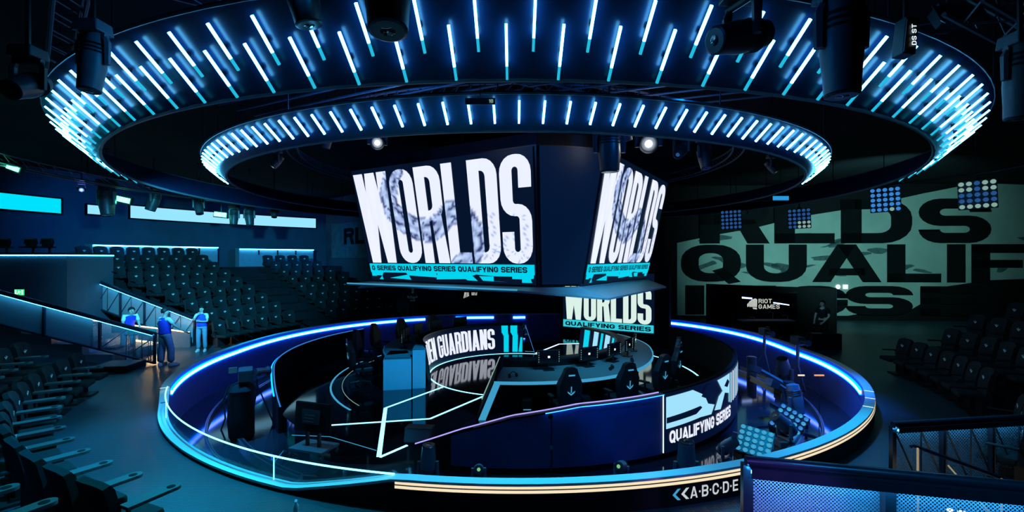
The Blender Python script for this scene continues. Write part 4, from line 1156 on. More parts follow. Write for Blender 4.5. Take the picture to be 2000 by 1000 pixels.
# ------------------------------------------------------------------ seats
def emblem_mb(x, z, k=1.0):
    m = MB()
    for q in ([(-.062, .040), (-.050, .012), (0, -.030), (0, -.004), (-.020, .018)], [(.062, .040), (.050, .012), (0, -.030), (0, -.004), (.020, .018)], [(-.007, .012), (.007, .012), (.007, .055), (-.007, .055)]):
        m.slab([V((x, a * k, z + b_ * k)) for a, b_ in q], (-.006, 0, 0))
    return m
def make_seat(label, tablet, group):
    o = thing('theatre_seat', label, 'seat', (0, 0, 0), 0, group)
    W = .26
    m = MB(); prof = [(.00, .40), (.03, .70), (.08, .96), (.12, 1.02), (.19, 1.0), (.17, .90), (.12, .68), (.09, .40)]
    vs = []
    for i in range(7):
        y = -W + 2 * W * i / 6; bow = .05 * (1 - (i / 3 - 1) ** 2); dz = -.05 * abs(i / 3 - 1) ** 3
        vs += [V((x + bow, y, z + (dz if z > .9 else 0))) for x, z in prof]
    n = len(prof); fs = []
    for i in range(6):
        for k in range(n): fs.append((i * n + k, (i + 1) * n + k, (i + 1) * n + (k + 1) % n, i * n + (k + 1) % n))
    fs += [tuple(range(n)), tuple(6 * n + k for k in range(n - 1, -1, -1))]
    m.add(vs, fs); m.build('backrest', 'seat_fabric', o, smooth=True)
    m = MB(); m.box((-.20, 0, .43), (.44, .48, .11)); m.build('cushion', 'seat_fabric', o, bevel=.035)
    m = MB(); m.box((.02, 0, .20), (.10, .34, .40)); m.box((-.05, 0, .02), (.34, .40, .04)); m.build('pedestal', 'seat_plastic', o)
    for s in (() if tablet else (-1, 1)):
        m = MB(); m.tube([(.10, s * .285, .45), (.02, s * .285, .64), (-.30, s * .285, .645)], .022, 6); m.build('armrest', 'seat_plastic', o)
    emblem_mb(.045, .80).build('emblem', 'emblem_pale', o)
    if tablet:
        m = MB(); pts = [(.02, -.075), (-.46, -.075)] + [(-.46 - .075 * sin(R(t)), -.075 * cos(R(t))) for t in range(15, 180, 15)] + [(-.46, .075), (.02, .075)]
        m.prism(pts, .70, .735); t = m.build('writing_tablet', ['tablet_top'], o); t.location = (.02, .335, 0)
        m = MB(); m.lathe([(.042, .736), (.042, .739), (.03, .739)], 16, (-.44, 0, 0)); m.build('cup_hole', 'matt_black', t)
        m = MB(); m.cyl((0, .335, .40), (0, .335, .70), .022, n=6); m.build('tablet_arm', 'seat_plastic', o)
    return o
G0 = 'seats of the tiered blocks'
base = None
def block(rows, name, where, side, tablet=False):
    global bases
    key = tablet
    for k, a0, a1, pitch in rows:
        r = 11.1 + .95 * k; z = .35 * k
        n = int(round((a1 - a0) / pitch)); 
        for i in range(n + 1):
            a = a0 + (a1 - a0) * i / n if n else a0
            lab = 'dark seat with pale emblem, %s from the left, %s row up, %s' % (nth(n - i + 1), nth(k + 1), where)
            if tablet: lab = 'dark seat with writing tablet, %s from the viewer, %s row up, %s' % (nth(n - i + 1), nth(k + 1), where)
            if bases.get(key) is None:
                bases[key] = make_seat(lab, tablet, name); o = bases[key]; o.location = pol(r, a, z); o.rotation_euler = (0, 0, R(a)); o['group'] = name
            else: dup(bases[key], pol(r, a, z), R(a), lab, name)
bases = {}
rowsA = [(k, 151.5, 168.5 if k == 0 else 165.6, 3.4 * 11.1 / (11.1 + .95 * k)) for k in range(9)]
block(rowsA, 'seats of the left block beyond the aisle', 'left block', 'L')
rowsB = [(k, 124.8 + 1.35 * k, 140.8, 3.22 * 11.1 / (11.1 + .95 * k)) for k in range(8)]
block(rowsB, 'seats of the block behind the stage', 'block left of cube', 'L')
block([(0, 200.7, 246.7, 3.83), (1, 201.5, 215.5, 3.5), (2, 202, 215, 3.3)], 'tablet seats of the near left block', 'near left block', 'N', True)
for a, w in ((243.4, 'left'), (246.8, 'right')):
    dup(bases[True], pol(12.2, a, .35), R(a), 'dark seat with writing tablet cut by the lower left frame edge, %s one' % w, 'tablet seats of the near left block')
block([(0, -29, -9.6, 3.5), (1, -27.8, -11.2, 3.25), (2, -28, -9, 3.1), (3, -27, -9, 3.0)], 'seats of the dark right block', 'dark right block', 'R')
block([(0, -50, -41, 3.5), (1, -50, -41, 3.2)], 'seats of the near right block', 'near right block', 'R')

# ------------------------------------------------------------------ cove lights behind the top rows, booth at the left, exit sign
def cove(label, r, pa, pb, z0, z1, n, mat='cove_cyan'):
    a0, a1 = sorted((ang_at(pa, r), ang_at(pb, r)))
    mat = mat; o = thing('cove_light', label, 'light strip', (CX, CY, 0))
    m = MB(); m.arc(r, r + .5, 2.4, z1 + .06, a0, a1, 24); m.build('backing_wall', 'skirt_grey', o)
    m = MB(); m.arc(r - .10, r - .07, z1 - .03, z1 + .02, a0, a1, 24); m.build('glow_strip', 'led_cyan', o)
    m = MB(); m.arc(r - .12, r, z1 + .02, z1 + .05, a0, a1, 24); m.build('hood', 'black_metal', o)
    for i in range(1, n):
        a = a0 + (a1 - a0) * i / n
        m = MB(); m.arc(r - .06, r, z0, z1, a - .08, a + .08, 1); m.build('divider', 'matt_black', o)
    return o
cove('long cyan-lit strip behind the top row of the left seats', 19.9, 180, 425, 3.50, 3.88, 6)
cove('shorter cyan-lit strip behind the top row, nearer the cube', 19.9, 467, 612, 3.50, 3.82, 4)

o = thing('control_booth', 'dark booth block with cyan-lit edge at the left frame edge', 'booth', (0, 0, 0))
pb = WY(131, 497, 17.2)
m = MB(); m.box((pb.x - 2.6, 18.2, pb.z / 2), (5.2, 2.0, pb.z)); m.build('booth_wall', 'wall_dark', o)
m = MB(); m.box((pb.x - 2.6, 17.18, pb.z - .03), (5.2, .04, .035)); m.box((pb.x + .01, 18.2, pb.z - .03), (.03, 2.0, .035)); m.build('edge_light', 'led_cyan', o)
m = MB(); m.box((pb.x - 2.6, 18.2, pb.z + .03), (5.3, 2.2, .06)); m.build('booth_top', 'black_metal', o)
for i, px in enumerate((8, 60, 92)):
    p = WY(px, 478, 18.0); p.z = pb.z + .06
    q = thing('booth_chair', 'dark chair back showing above the left booth, %s from the left' % nth(i + 1), 'chair', p)
    m = MB(); m.tube([(-.22, 0, .35), (-.2, 0, .52), (.2, 0, .52), (.22, 0, .35)], .05, 6); m.box((0, .02, .36), (.38, .06, .3)); m.build('backrest', 'seat_plastic', q)
    m = MB(); m.cyl((0, .1, 0), (0, .1, .25), .04, n=8); m.box((0, -.05, .22), (.42, .4, .06)); m.build('seat', 'seat_plastic', q)
o = thing('exit_sign', 'green glowing exit sign with running figure at the far left', 'sign', WY(38, 571, 16.9))
m = MB(); m.box((0, .03, 0), (.36, .05, .23)); m.build('housing', 'black_metal', o)
m = MB(); m.box((0, -.002, 0), (.34, .02, .21)); m.build('lit_face', 'exit_green', o)
f = lambda u, v: V((-.16 + .32 * u, -.016, -.10 + .20 * v))
polys_mesh([[(.05, .1), (.2, .1), (.2, .9), (.05, .9)], [(.42, .72), (.50, .72), (.50, .86), (.42, .86)], [(.34, .40), (.52, .44), (.56, .70), (.38, .68)], [(.22, .14), (.30, .10), (.44, .44), (.36, .46)],
            [(.52, .42), (.44, .46), (.58, .22), (.64, .26)], [(.54, .62), (.72, .50), (.74, .57), (.56, .70)], [(.78, .1), (.92, .1), (.92, .9), (.78, .9)]], f).build('running_figure', 'exit_pale', o)
m = MB(); m.box((0, .20, 0), (.06, .34, .06)); m.build('bracket', 'black_metal', o)

# ------------------------------------------------------------------ balustrades
def balustrade(label, b0, b1, t0, t1, mesh='mesh_far', led='led_cyan', posts=4, braces=True, rail=.045, brace_mat='black_metal', hood=.935, lv=.92, bfront=False, solid=None):
    """b0,b1: foot of the first and last post, t0,t1: the handrail ends"""
    o = thing('balustrade', label, 'balustrade', b0)
    b0, b1, t0, t1 = V(b0), V(b1), V(t0), V(t1); O = b0.copy()
    d = (b1 - b0); dn = V((d.x, d.y, 0)).normalized(); n = V((dn.y, -dn.x, 0))
    if n.dot(V((0, 0, EYE)) - b0) < 0: n = -n
    at = lambda s, v: b0 + d * s + ((t0 - b0) * (1 - s) + (t1 - b1) * s) * v - O
    m = MB(); m.tube([at(-.01, 1), at(1.01, 1)], rail, 10); m.build('handrail', 'rail_metal', o, smooth=True)
    m = MB(); m.slab([at(0, .945), at(1, .945), at(1, .98), at(0, .98)], -n * .05); m.build('top_beam', 'rail_metal', o)
    for i in range(posts):
        s = i / (posts - 1); m = MB()
        p, q = at(s, 0), at(s, .97); m.slab([p - dn * .03, p + dn * .03, q + dn * .03, q - dn * .03], -n * .06); m.build('post', 'rail_metal', o)
    h = ((t0 - b0).length + (t1 - b1).length) / 2
    g = n * .004 - n * .075
    for s0, s1, mt in (solid or ((0, 1, mesh),)):
        m = MB(); m.quad_uv(at(s0, .04) + g, at(s1, .04) + g, at(s1, .95) + g, at(s0, .95) + g, d.length * (s1 - s0), h * .91); m.build('mesh_panel', mt, o)
    bo = .012 if bfront else -.10
    if braces:
        m = MB(); k = posts * 2 - 2
        for i in range(k):
            s0, s1 = i / k, (i + 1) / k
            a, b_ = (at(s0, .9), at(s1, .08)); m.cyl(a + n * bo, b_ + n * bo, .012, n=5)
            m.cyl(at(s1, .9) + n * bo, at(s1, .04) + n * bo, .010, n=5)
        m.build('brace', brace_mat, o)
    m = MB(); g = n * .062; m.slab([at(0, hood) + g, at(1, hood) + g, at(1, .98) + g, at(0, .98) + g], n * .006); m.slab([at(0, .97), at(1, .97), at(1, .97) + g, at(0, .97) + g], (0, 0, .01)); m.build('light_hood', 'rail_metal', o)
    m = MB(); g = n * .03; m.slab([at(.005, lv) + g, at(.995, lv) + g, at(.995, lv + .02) + g, at(.005, lv + .02) + g], n * .03); m.build('under_rail_light', led, o)
    m = MB(); m.slab([at(0, 0), at(1, 0), at(1, .05), at(0, .05)], -n * .06); m.build('bottom_rail', 'rail_metal', o)
    return o
balustrade('mesh balustrade with cyan light under its rail, left of the aisle nearer the viewer', (-11.06, 14.55, .02), (-15.9, 14.25, 1.35), (-11.06, 14.55, .98), (-15.9, 14.25, 2.40), posts=4, solid=((.38, 1, 'skirt_grey'), (0, .38, 'mesh_far')))
balustrade('mesh balustrade with cyan light, beyond the aisle beside the seats', (-12.0, 17.75, .02), (-17.6, 18.9, 1.60), (-12.0, 17.75, 1.05), (-17.6, 18.9, 2.77), posts=6, bfront=True, solid=((0, 1, 'skirt_grey'),))
balustrade('large perforated balustrade glowing cyan and violet, lower right foreground', (1.515, 3.02, 1.0), (3.12, 2.74, 1.0), (1.515, 3.02, 2.0), (3.12, 2.74, 1.955), mesh='mesh_fine', led='led_cyan_strong', hood=.915, lv=.935, posts=3, rail=.034, brace_mat='steel')
balustrade('perforated balustrade with sloping handrail behind it, right edge', (5.28, 6.5, .0), (7.7, 6.85, .0), (5.28, 6.5, 1.0), (7.7, 6.85, 1.0), mesh='mesh_far', hood=.905, lv=.925, posts=4, bfront=True)
o = thing('stair_handrail', 'sloping blue handrail before the right edge balustrade', 'handrail', (5.1, 6.05, 0))
m = MB(); m.tube([(0.02, 0, .88), (0.06, 0, .89), (.78, -.42, .66), (1.5, -.84, .42)], .022, 8); m.build('rail', 'rail_metal', o, smooth=True)
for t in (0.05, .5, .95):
    m = MB(); m.cyl((1.5 * t, -.84 * t, 0), (1.5 * t, -.84 * t, .9 - .46 * t), .012, n=6); m.build('post', 'gold_lit_glow', o)  # warm light on posts and braces put in as a glow
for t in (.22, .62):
    m = MB(); m.cyl((1.5 * t, -.84 * t, .82 - .46 * t), (1.5 * (t + .3), -.84 * (t + .3), .05), .010, n=6); m.build('brace', 'gold_lit_glow', o)
m = MB(); m.box((.9, -.2, .06), (.9, .04, .03), (0, 0, -.5)); m.build('foot_light', 'led_warm', o)
m = MB(); m.box((4.2, 2.3, .5), (5.8, 1.66, 1.0)); struct(m, 'floor', 'wall_dark')
lamp('SPOT', 'added_wash', (1.1, .4, 3.0), (1.72, 3.0, 1.72), 420, (.42, .20, 1.0), .05, 18, .8)  # added violet spot beside the camera, no fixture there
lamp('SPOT', 'added_wash', (2.6, 3.5, 2.3), (2.5, 4.6, .0), 30, (.03, .25, 1.0), .1, 80, .9)  # added blue fill behind the mesh panel

# the lit aisle on the left between the two balustrades
o = thing('aisle_light', 'warm glowing strip low along the left aisle wall', 'light strip', (0, 0, 0))
pa, pb_ = V((-15.2, 16.5, .62)), V((-12.2, 16.9, .15))
m = MB(); m.slab([pa, pb_, pb_ + V((0, 0, .06)), pa + V((0, 0, .06))], (0, .03, 0)); m.build('glow_strip', 'led_warm', o)
m = MB(); m.slab([V((-15.6, 17.0, 0)), V((-11.9, 17.4, 0)), V((-11.9, 17.4, .55)), V((-15.6, 17.0, 1.1))], (0, .06, 0)); m.build('aisle_wall', 'wall_dark', o)
lamp('POINT', 'aisle_glow', (-12.6, 16.55, .55), None, 30, (1.0, .62, .28), .08)
m = MB(); m.slab([V((-15.6, 16.95, 1.1)), V((-11.9, 17.35, .55)), V((-11.9, 17.35, .58)), V((-15.6, 16.95, 1.13))], (0, .04, 0)); m.build('upper_strip', 'led_warm', o)
for i in range(4):
    x = -12.9 - i * .95
    q = MB(); q.box((x, 15.75, .15 + .16 * i), (.95, 2.2, .30 + .32 * i)); struct(q, 'floor', 'skirt_grey')
for i, (px, py) in enumerate(((262, 648), (292, 648))):
    q = thing('side_table', 'small dark stand with a green case on it, %s' % ('left one in the aisle' if i == 0 else 'right one in the aisle'), 'stand', (0, 0, 0))
    p = WY(px, 690, 15.1); q.location = (p.x, p.y, 0)
    m = MB(); m.box((0, 0, .86), (.36, .36, .03)); m.build('top', 'black_metal', q)
    m = MB()
    for sx_ in (-1, 1):
        for sy_ in (-1, 1): m.cyl((sx_ * .15, sy_ * .15, 0), (sx_ * .13, sy_ * .13, .85), .014, n=6)
    m.build('leg_frame', 'black_metal', q)
    c = thing('equipment_case', 'small green case lying on the %s aisle stand' % ('left' if i == 0 else 'right'), 'case', (p.x, p.y, .875))
    m = MB(); m.box((0, 0, .07), (.28, .22, .14)); m.build('case_body', 'green_case', c, bevel=.012)
    m = MB(); m.tube([(-.06, -.12, .09), (-.05, -.14, .1), (.05, -.14, .1), (.06, -.12, .09)], .008, 5); m.build('handle', 'black_metal', c)
# step blocks at the foot of the near-left tiers
for i, (px, py, zt, w, d_, h) in enumerate(((232, 722, .18, .95, .9, .18), (205, 702, .36, .9, .6, .36))):
    p = WZ(px, py, 0)
    q = thing('step_block', 'low dark step block at the end of the near left seats, %s one' % ('lower' if i == 0 else 'upper'), 'step', (p.x - .2 * i, p.y + .3 * i, 0), R(8))
    m = MB(); m.box((0, 0, h / 2), (w, d_, h)); m.build('block', 'seat_plastic', q)
    m = MB(); m.box((0, 0, h + .006), (w - .04, d_ - .04, .012)); m.build('tread', 'tablet_top', q)

# ------------------------------------------------------------------ booth screen at the far right
o = thing('booth_backdrop', 'plain black backdrop panel standing before the mural', 'panel', (0, 0, 0))
A0, A1 = WY(1381, 640, 21.3), WY(1634, 640, 20.9)
m = MB(); m.slab([V((A0.x, A0.y, 0)), V((A1.x, A1.y, 0)), V((A1.x, A1.y, 1.95)), V((A0.x, A0.y, 2.13))], (0, .12, 0)); m.build('panel', 'matt_black', o)
m = MB(); m.slab([V((A1.x - .06, A1.y - .02, 0)), V((A1.x, A1.y - .02, 0)), V((A1.x, A1.y - .02, 1.95)), V((A1.x - .06, A1.y - .02, 1.95))], (0, .03, 0)); m.build('edge_trim', 'dark_metal', o)
o = thing('television', 'black television showing a pale fist logo and two-line name', 'screen', WY(1500, 598, 20.6))
m = MB(); m.box((0, .05, 0), (2.6, .08, 1.2)); m.build('cabinet', 'black_metal', o, bevel=.01)
m = MB(); m.box((0, .0, 0), (2.5, .02, 1.1)); s_ = m.build('screen_face', 'screen_off', o)
tv = lambda u, v: V((-.35 + .95 * u, -.016, .0 + v * .5))
text_mesh('RIOT', 'plain', lambda u, v: V((-.42 + .58 * u, -.016, .13 + .19 * v))).build('screen_lettering', 'text_pale', s_)
text_mesh('GAMES', 'plain', lambda u, v: V((-.42 + .92 * u, -.016, -.11 + .19 * v))).build('screen_lettering', 'text_pale', s_)
fist = [[(.0, .45), (.17, .62), (.17, .30), (.10, .22), (.02, .22)], [(.20, .66), (.37, .80), (.37, .22), (.22, .22)], [(.40, .82), (.57, .90), (.57, .22), (.41, .22)], [(.60, .91), (.78, .95), (.78, .22), (.60, .22)],
        [(.81, .95), (1.0, .86), (.97, .20), (.81, .20)], [(.55, .17), (.97, .14), (.96, .0), (.58, .05)], [(.17, .66), (.80, .97), (.98, .88), (.6, .80)]]
polys_mesh(fist, lambda u, v: V((-.92 + .44 * u, -.016, -.14 + .50 * v))).build('screen_logo', 'text_pale', s_)
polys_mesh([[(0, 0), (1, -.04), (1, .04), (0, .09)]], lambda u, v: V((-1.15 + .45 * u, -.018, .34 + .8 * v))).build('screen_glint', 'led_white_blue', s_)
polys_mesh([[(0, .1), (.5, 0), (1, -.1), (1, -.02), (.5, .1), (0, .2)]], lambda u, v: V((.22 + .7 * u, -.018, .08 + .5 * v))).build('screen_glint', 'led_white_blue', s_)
m = MB(); m.box((0, .33, 0), (.4, .52, .3)); m.build('wall_mount', 'black_metal', o)
o = thing('control_desk', 'dark desk with cables on it in front of the television', 'desk', (WY(1500, 630, 19.8).x, 19.95, 0))
m = MB(); m.box((0, 0, .66), (2.2, .5, .05)); m.build('desktop', 'skirt_grey', o)
m = MB(); m.box((0, .1, .32), (2.0, .3, .64)); m.build('front_board', 'matt_black', o)
for i, (x, h) in enumerate(((.28, .3), (.9, .18), (-.5, .1))):
    m = MB(); m.tube([(x, 0, .69), (x + .02, 0, .69 + h), (x - .1, -.02, .69 + h * 1.1), (x - .22, -.02, .69 + h * .9)], .012, 5); m.build('cable', 'skirt_grey', o)
o = thing('plinth_desk', 'black waist-high plinth at which the man on the right stands', 'desk', (WY(1605, 650, 17.2).x, 17.2, 0))
m = MB(); m.box((0, 0, .28), (1.1, .5, .56)); m.build('body', 'matt_black', o)
for x in (-.54, .54):
    m = MB(); m.box((x, -.26, .28), (.02, .02, .56)); m.build('corner_trim', 'steel', o)
m = MB(); m.box((-.25, -.1, .575), (.32, .2, .02)); m.build('tray', 'skirt_grey', o)
o = thing('wall_sign', 'small dark sign with slanted pale marks on the back wall', 'sign', WY(917, 575, 27.9))
m = MB(); m.box((0, .03, 0), (1.4, .06, .7)); m.build('panel', 'matt_black', o)
polys_mesh([[(0, 0), (.06, 0), (.14, .9), (.07, .9)], [(.12, .1), (.18, .1), (.22, .9), (.16, .9)], [(.24, .2), (.30, .2), (.30, .9), (.26, .9)], [(.34, .3), (.40, .3), (.38, .9), (.34, .9)],
            [(.60, .45), (.68, .45), (.66, .9), (.60, .9)], [(.72, .45), (.78, .45), (.78, .9), (.72, .9)], [(.84, .45), (.90, .45), (.86, .9), (.82, .9)], [(.93, .45), (.98, .45), (1, .9), (.95, .9)]],
           lambda u, v: V((-.35 + .8 * u, -.012, -.22 + .38 * v))).build('sign_marks', 'text_pale', o)
m = MB(); m.box((0, .5, 0), (.08, .9, .08)); m.build('bracket', 'black_metal', o)

# ------------------------------------------------------------------ chairs, monitors and small gear at the desks
def make_gaming_chair(label, group):
    """faces local -X"""
    o = thing('gaming_chair', label, 'chair', (0, 0, 0), 0, group)
    sh = [(-.17, .50), (-.24, .62), (-.26, .80), (-.27, .98), (-.22, 1.10), (-.17, 1.20), (-.13, 1.31), (-.06, 1.345)]
    prof = sh + [(-y, z) for y, z in reversed(sh)]
    m = MB(); n = len(prof)
    def ly(x0, k): return [V((x0 + .10 * (z - .5) + .05 * (abs(y) / .27) ** 2 * (-1) * k, y * (1 if k else .94), z)) for y, z in prof]
    A, B_, C_ = ly(.20, 1), ly(.27, .6), ly(.305, 0)
    vs = A + B_ + C_; fs = [tuple(range(n - 1, -1, -1)), tuple(range(2 * n, 3 * n))]
    for r_ in range(2):
        fs += [(r_ * n + i, r_ * n + (i + 1) % n, (r_ + 1) * n + (i + 1) % n, (r_ + 1) * n + i) for i in range(n)]
    m.add(vs, fs); bk = m.build('backrest', 'chair_leather', o)
    m = MB(); w = m
    for q in ([(-.085, .055), (-.070, .015), (0, -.04), (0, -.01), (-.03, .02)], [(.085, .055), (.070, .015), (0, -.04), (0, -.01), (.03, .02)], [(-.010, .02), (.010, .02), (.010, .15), (-.010, .15)]):
        w.slab([V((.318 + .10 * (b_ + .30), a, .80 + b_)) for a, b_ in q], (.006, 0, .0))
    w.build('back_emblem', 'lens_cyan', bk)
    m = MB(); m.slab([V((.318 + .10 * (z - .5), y, z)) for y, z in ((-.07, 1.17), (.07, 1.17), (.07, 1.20), (-.07, 1.20))], (.006, 0, 0)); m.build('back_badge', 'lens_cyan', bk)
    m = MB(); m.box((-.04, 0, .47), (.50, .50, .12)); m.build('seat', 'chair_leather', o, bevel=.03)
    for s in (-1, 1):
        m = MB(); m.box((-.02, s * .31, .68), (.26, .09, .035)); m.cyl((0, s * .29, .45), (0, s * .31, .67), .025, n=6); m.build('armrest', 'seat_plastic', o)
    m = MB(); m.cyl((0, 0, .10), (0, 0, .42), .035, n=8); m.build('gas_lift', 'seat_plastic', o)
    for i in range(5):
        a = R(72 * i); e = V((.30 * cos(a), .30 * sin(a), .06))
        m = MB(); m.tube([(0, 0, .11), e + V((0, 0, .03))], [.035, .022], 6); m.sphere(e - V((0, 0, .03)), .03, 8); m.build('leg', 'seat_plastic', o)
    return o
gc = None
BCH = [(281.0, 'first from the left'), (296.5, 'second from the left'), (311, 'third from the left'), (326, 'fourth from the left'), (342, 'rightmost')]
for a, w in BCH:
    lab = 'black racing-style chair at the right desk, %s' % w
    p = pol(b_ro(a) + .40, a, -.3, (SX, SY))
    if gc is None: gc = make_gaming_chair(lab, 'gaming chairs at the right desk'); gc.location = p; gc.rotation_euler = (0, 0, R(a + 4))
    else: dup(gc, p, R(a - 3), lab, 'gaming chairs at the right desk')
for i, a in enumerate((200, 183, 166, 149, 131)):
    dup(gc, pol(4.75, a, -.3, (SX, SY)), R(a + (9, -6, 4, -3, 8)[i]), 'black racing-style chair behind the left desk, %s from the near end' % nth(i + 1), 'gaming chairs behind the left desk')
def make_monitor(label, group):
    """screen faces local +X (away from the arena centre, towards its player)"""
    o = thing('monitor', label, 'monitor', (0, 0, 0), 0, group)
    m = MB(); m.box((0, 0, .33), (.04, .58, .34)); m.build('casing', 'black_metal', o, bevel=.008)
    m = MB(); m.box((.022, 0, .33), (.008, .55, .31)); s = m.build('screen_face', 'screen_off', o)
    m = MB(); m.box((.030, 0, .33), (.006, .055, .05)); m.build('screen_icon', 'white_glint', s)
    m = MB()
    for k in range(5):
        for y in (-.255, .255): m.box((.030, y, .22 + .055 * k), (.006, .012, .026))
    m.build('screen_marks', 'lens_pale', s)
    m = MB(); m.cyl((-.03, 0, .02), (-.03, 0, .24), .02, n=6); m.build('stem', 'black_metal', o)
    m = MB(); m.box((-.02, 0, .01), (.20, .26, .02)); m.build('foot', 'black_metal', o)
    return o
mo = None
for i, a in enumerate((281.5, 299, 314, 328, 342)):
    lab = 'dark monitor with a small white icon on the right desk, %s from the left' % nth(i + 1)
    p = pol(3.62, a, .57, (SX, SY))
    if mo is None: mo = make_monitor(lab, 'monitors on the right desk'); mo.location = p; mo.rotation_euler = (0, 0, R(a))
    else: dup(mo, p, R(a), lab, 'monitors on the right desk')
for i, a in enumerate((192, 177, 162, 145, 127)):
    dup(mo, pol(3.55, a, .57, (SX, SY)), R(a), 'dark monitor on the left desk seen edge-on, %s from the near end' % nth(i + 1), 'monitors on the left desk')
def make_headset(label, group):
    o = thing('headset', label, 'headset', (0, 0, 0), 0, group)
    m = MB(); m.tube([(0, .085 * cos(R(t)), .03 + .10 * sin(R(t))) for t in range(0, 181, 15)], .010, 6); m.build('headband', 'black_metal', o)
    for s in (-1, 1):
        m = MB(); m.lathe([(.02, 0), (.045, .006), (.045, .035), (.02, .04)], 10, (0, s * .07, .045), (0, s, 0)); m.build('ear_cup', 'seat_plastic', o)
    return o
hs = None
for i, a in enumerate((268, 287, 303, 319)):
    lab = 'black headset lying on the right desk, %s from the left' % nth(i + 1)
    p = pol(b_ro(a) - .42, a, .57, (SX, SY))
    if hs is None: hs = make_headset(lab, 'headsets on the right desk'); hs.location = p; hs.rotation_euler = (0, 0, R(a + 30))
    else: dup(hs, p, R(a + 30), lab, 'headsets on the right desk')
for i, a in enumerate((272, 289, 305)):
    q = thing('computer_tower', 'dark computer tower with a lit line under the right desk, %s from the left' % nth(i + 1), 'computer', pol(b_ro(a) - .18, a, -.3, (SX, SY)), R(a))
    m = MB(); m.box((0, 0, .24), (.40, .20, .46)); m.build('case_body', 'black_metal', q, bevel=.008)
    m = MB(); m.box((.205, 0, .27), (.008, .17, .018)); m.build('light_line', 'lens_cyan', q)
    for y in (-.07, .07):
        m = MB(); m.box((0, y, .006), (.34, .03, .014)); m.build('foot', 'cable_rubber', q)

# ------------------------------------------------------------------ gear standing in the pit
PZ = -.70
def stand_head(label, px, py, Y, d, s, lens, ln=1.0, body='fixture_blue'):
    """lamp standing on the pit floor: its base is brought down to the floor"""
    p = WY(px, py, Y); zc = PZ + .47 * s
    riser = p.z - zc
    o = moving_head(label, (p.x, p.y, p.z if riser > 0 else zc), d, s, lens, None, -1, body, None, ln)
    if riser > .02:
        m = MB(); m.box((0, 0, -.47 * s - riser / 2), (.34 * s, .30 * s, riser)); m.build('riser_case', 'black_metal', o, bevel=.01)
    return o
stand_head('upright blue-lit lamp in the pit before the curved blue screen, left one', 836, 908, 8.15, (.05, -.1, 1), .95, 'lens_glass', 1.3)
stand_head('upright blue-lit lamp in the pit before the lettered curved screen', 1340, 906, 7.75, (.0, -.05, 1), 1.05, 'lens_glass', 1.35)
p = WY(935, 917, 7.7); stand_head('small floor lamp facing the viewer with greenish lens, left of the mic stand', 935, 917, 7.7, cam_d_(p), .62, 'lens_green')
p = WY(1214, 911, 7.7); stand_head('small floor lamp facing the viewer with greenish lens, right of the mic stand', 1214, 911, 7.7, cam_d_(p) + V((-.3, 0, 0)), .66, 'lens_green')
stand_head('tilted floor lamp beside the lettered curved screen at right', 1420, 872, 8.6, (.4, -.6, .7), .8, 'lens_glass')
stand_head('blue-lit stage lamp standing in the right pit, upper one', 1553, 778, 11.2, (.1, -.2, -1), 1.2, 'lens_glass', 1.1)
stand_head('blue-lit stage lamp standing in the right pit behind the lamp panels', 1532, 722, 13.8, (-.3, -.2, .9), 1.25, 'lens_glass', 1.1)
stand_head('dark stage lamp in the right pit beside the round cable', 1532, 838, 10.0, (-.7, -.2, .6), 1.0, 'lens_glass', 1.2)
lamp_panel('square lamp panel lying tilted in the right pit, nearer the viewer', WY(1474, 862, 9.2) , .62, (-.25, -.55, .75), lambda i, j: 'lens_cyan', R(-12))
lamp_panel('square lamp panel lying tilted in the right pit, further one', WY(1541, 823, 10.6), .62, (-.35, -.75, .6), lambda i, j: 'lens_cyan' if (i + j) % 2 else 'lens_blue', R(-30))
for px, py, Y in ((1474, 862, 9.2), (1541, 823, 10.6)):
    p = WY(px, py, Y); c = thing('flight_case', 'low black case under the %s tilted lamp panel' % ('nearer' if py > 850 else 'further'), 'case', (p.x + .02, p.y + .22, PZ))
    m = MB(); m.box((0, 0, (p.z - PZ) * .5 - .08), (.5, .4, p.z - PZ - .16)); m.build('case_body', 'black_metal', c, bevel=.01)
    m = MB(); m.box((0, 0, p.z - PZ - .17), (.52, .42, .02)); m.build('case_edge', 'steel', c)
o = thing('round_cable', 'coil of black cable lying round the right pit lamps', 'cable', (WY(1560, 860, 9.9).x, 10.2, PZ + .02))
m = MB(); m.tube([(.75 * cos(R(t)) + .02 * sin(t), .95 * sin(R(t)), .0) for t in range(-110, 130, 10)], .025, 6); m.build('cable_loop', 'cable_rubber', o)
m = MB(); m.tube([(-.9 + .1 * sin(i * 1.3), -.9 + i * .18, .0 + .02 * abs(sin(i))) for i in range(9)], .014, 5); m.build('cable_tail', 'skirt_grey', o)
# two upright camera stands and a jib by the right far barrier
def camera_stand(label, px, py, Y, h):
    p = WZ(px, py, PZ) if Y is None else V((WY(px, py, Y).x, Y, PZ))
    o = thing('camera_stand', label, 'camera', p)
    m = MB()
    for i in range(3):
        a = R(30 + 120 * i); m.tube([(0, 0, h * .55), (.38 * cos(a), .38 * sin(a), .02)], .022, 6)
    m.build('tripod', 'fixture_blue', o)
    m = MB(); m.cyl((0, 0, h * .5), (0, 0, h), .05, n=8); m.build('column', 'fixture_blue', o)
    m = MB(); m.box((0, 0, h + .12), (.22, .42, .24)); m.build('camera_body', 'fixture_body', o, bevel=.015)
    m = MB(); m.lathe([(.07, 0), (.08, .1), (.07, .26), (.095, .30), (.09, .34)], 14, (0, -.2, h + .12), (0, -1, 0)); m.build('camera_lens', 'fixture_body', o)
    m = MB(); m.box((.16, .1, h + .22), (.14, .03, .1)); m.build('viewfinder', 'screen_off', o)
    return o
camera_stand('camera on a tripod at the far right barrier, left one', 1493, 690, 16.5, 1.30)
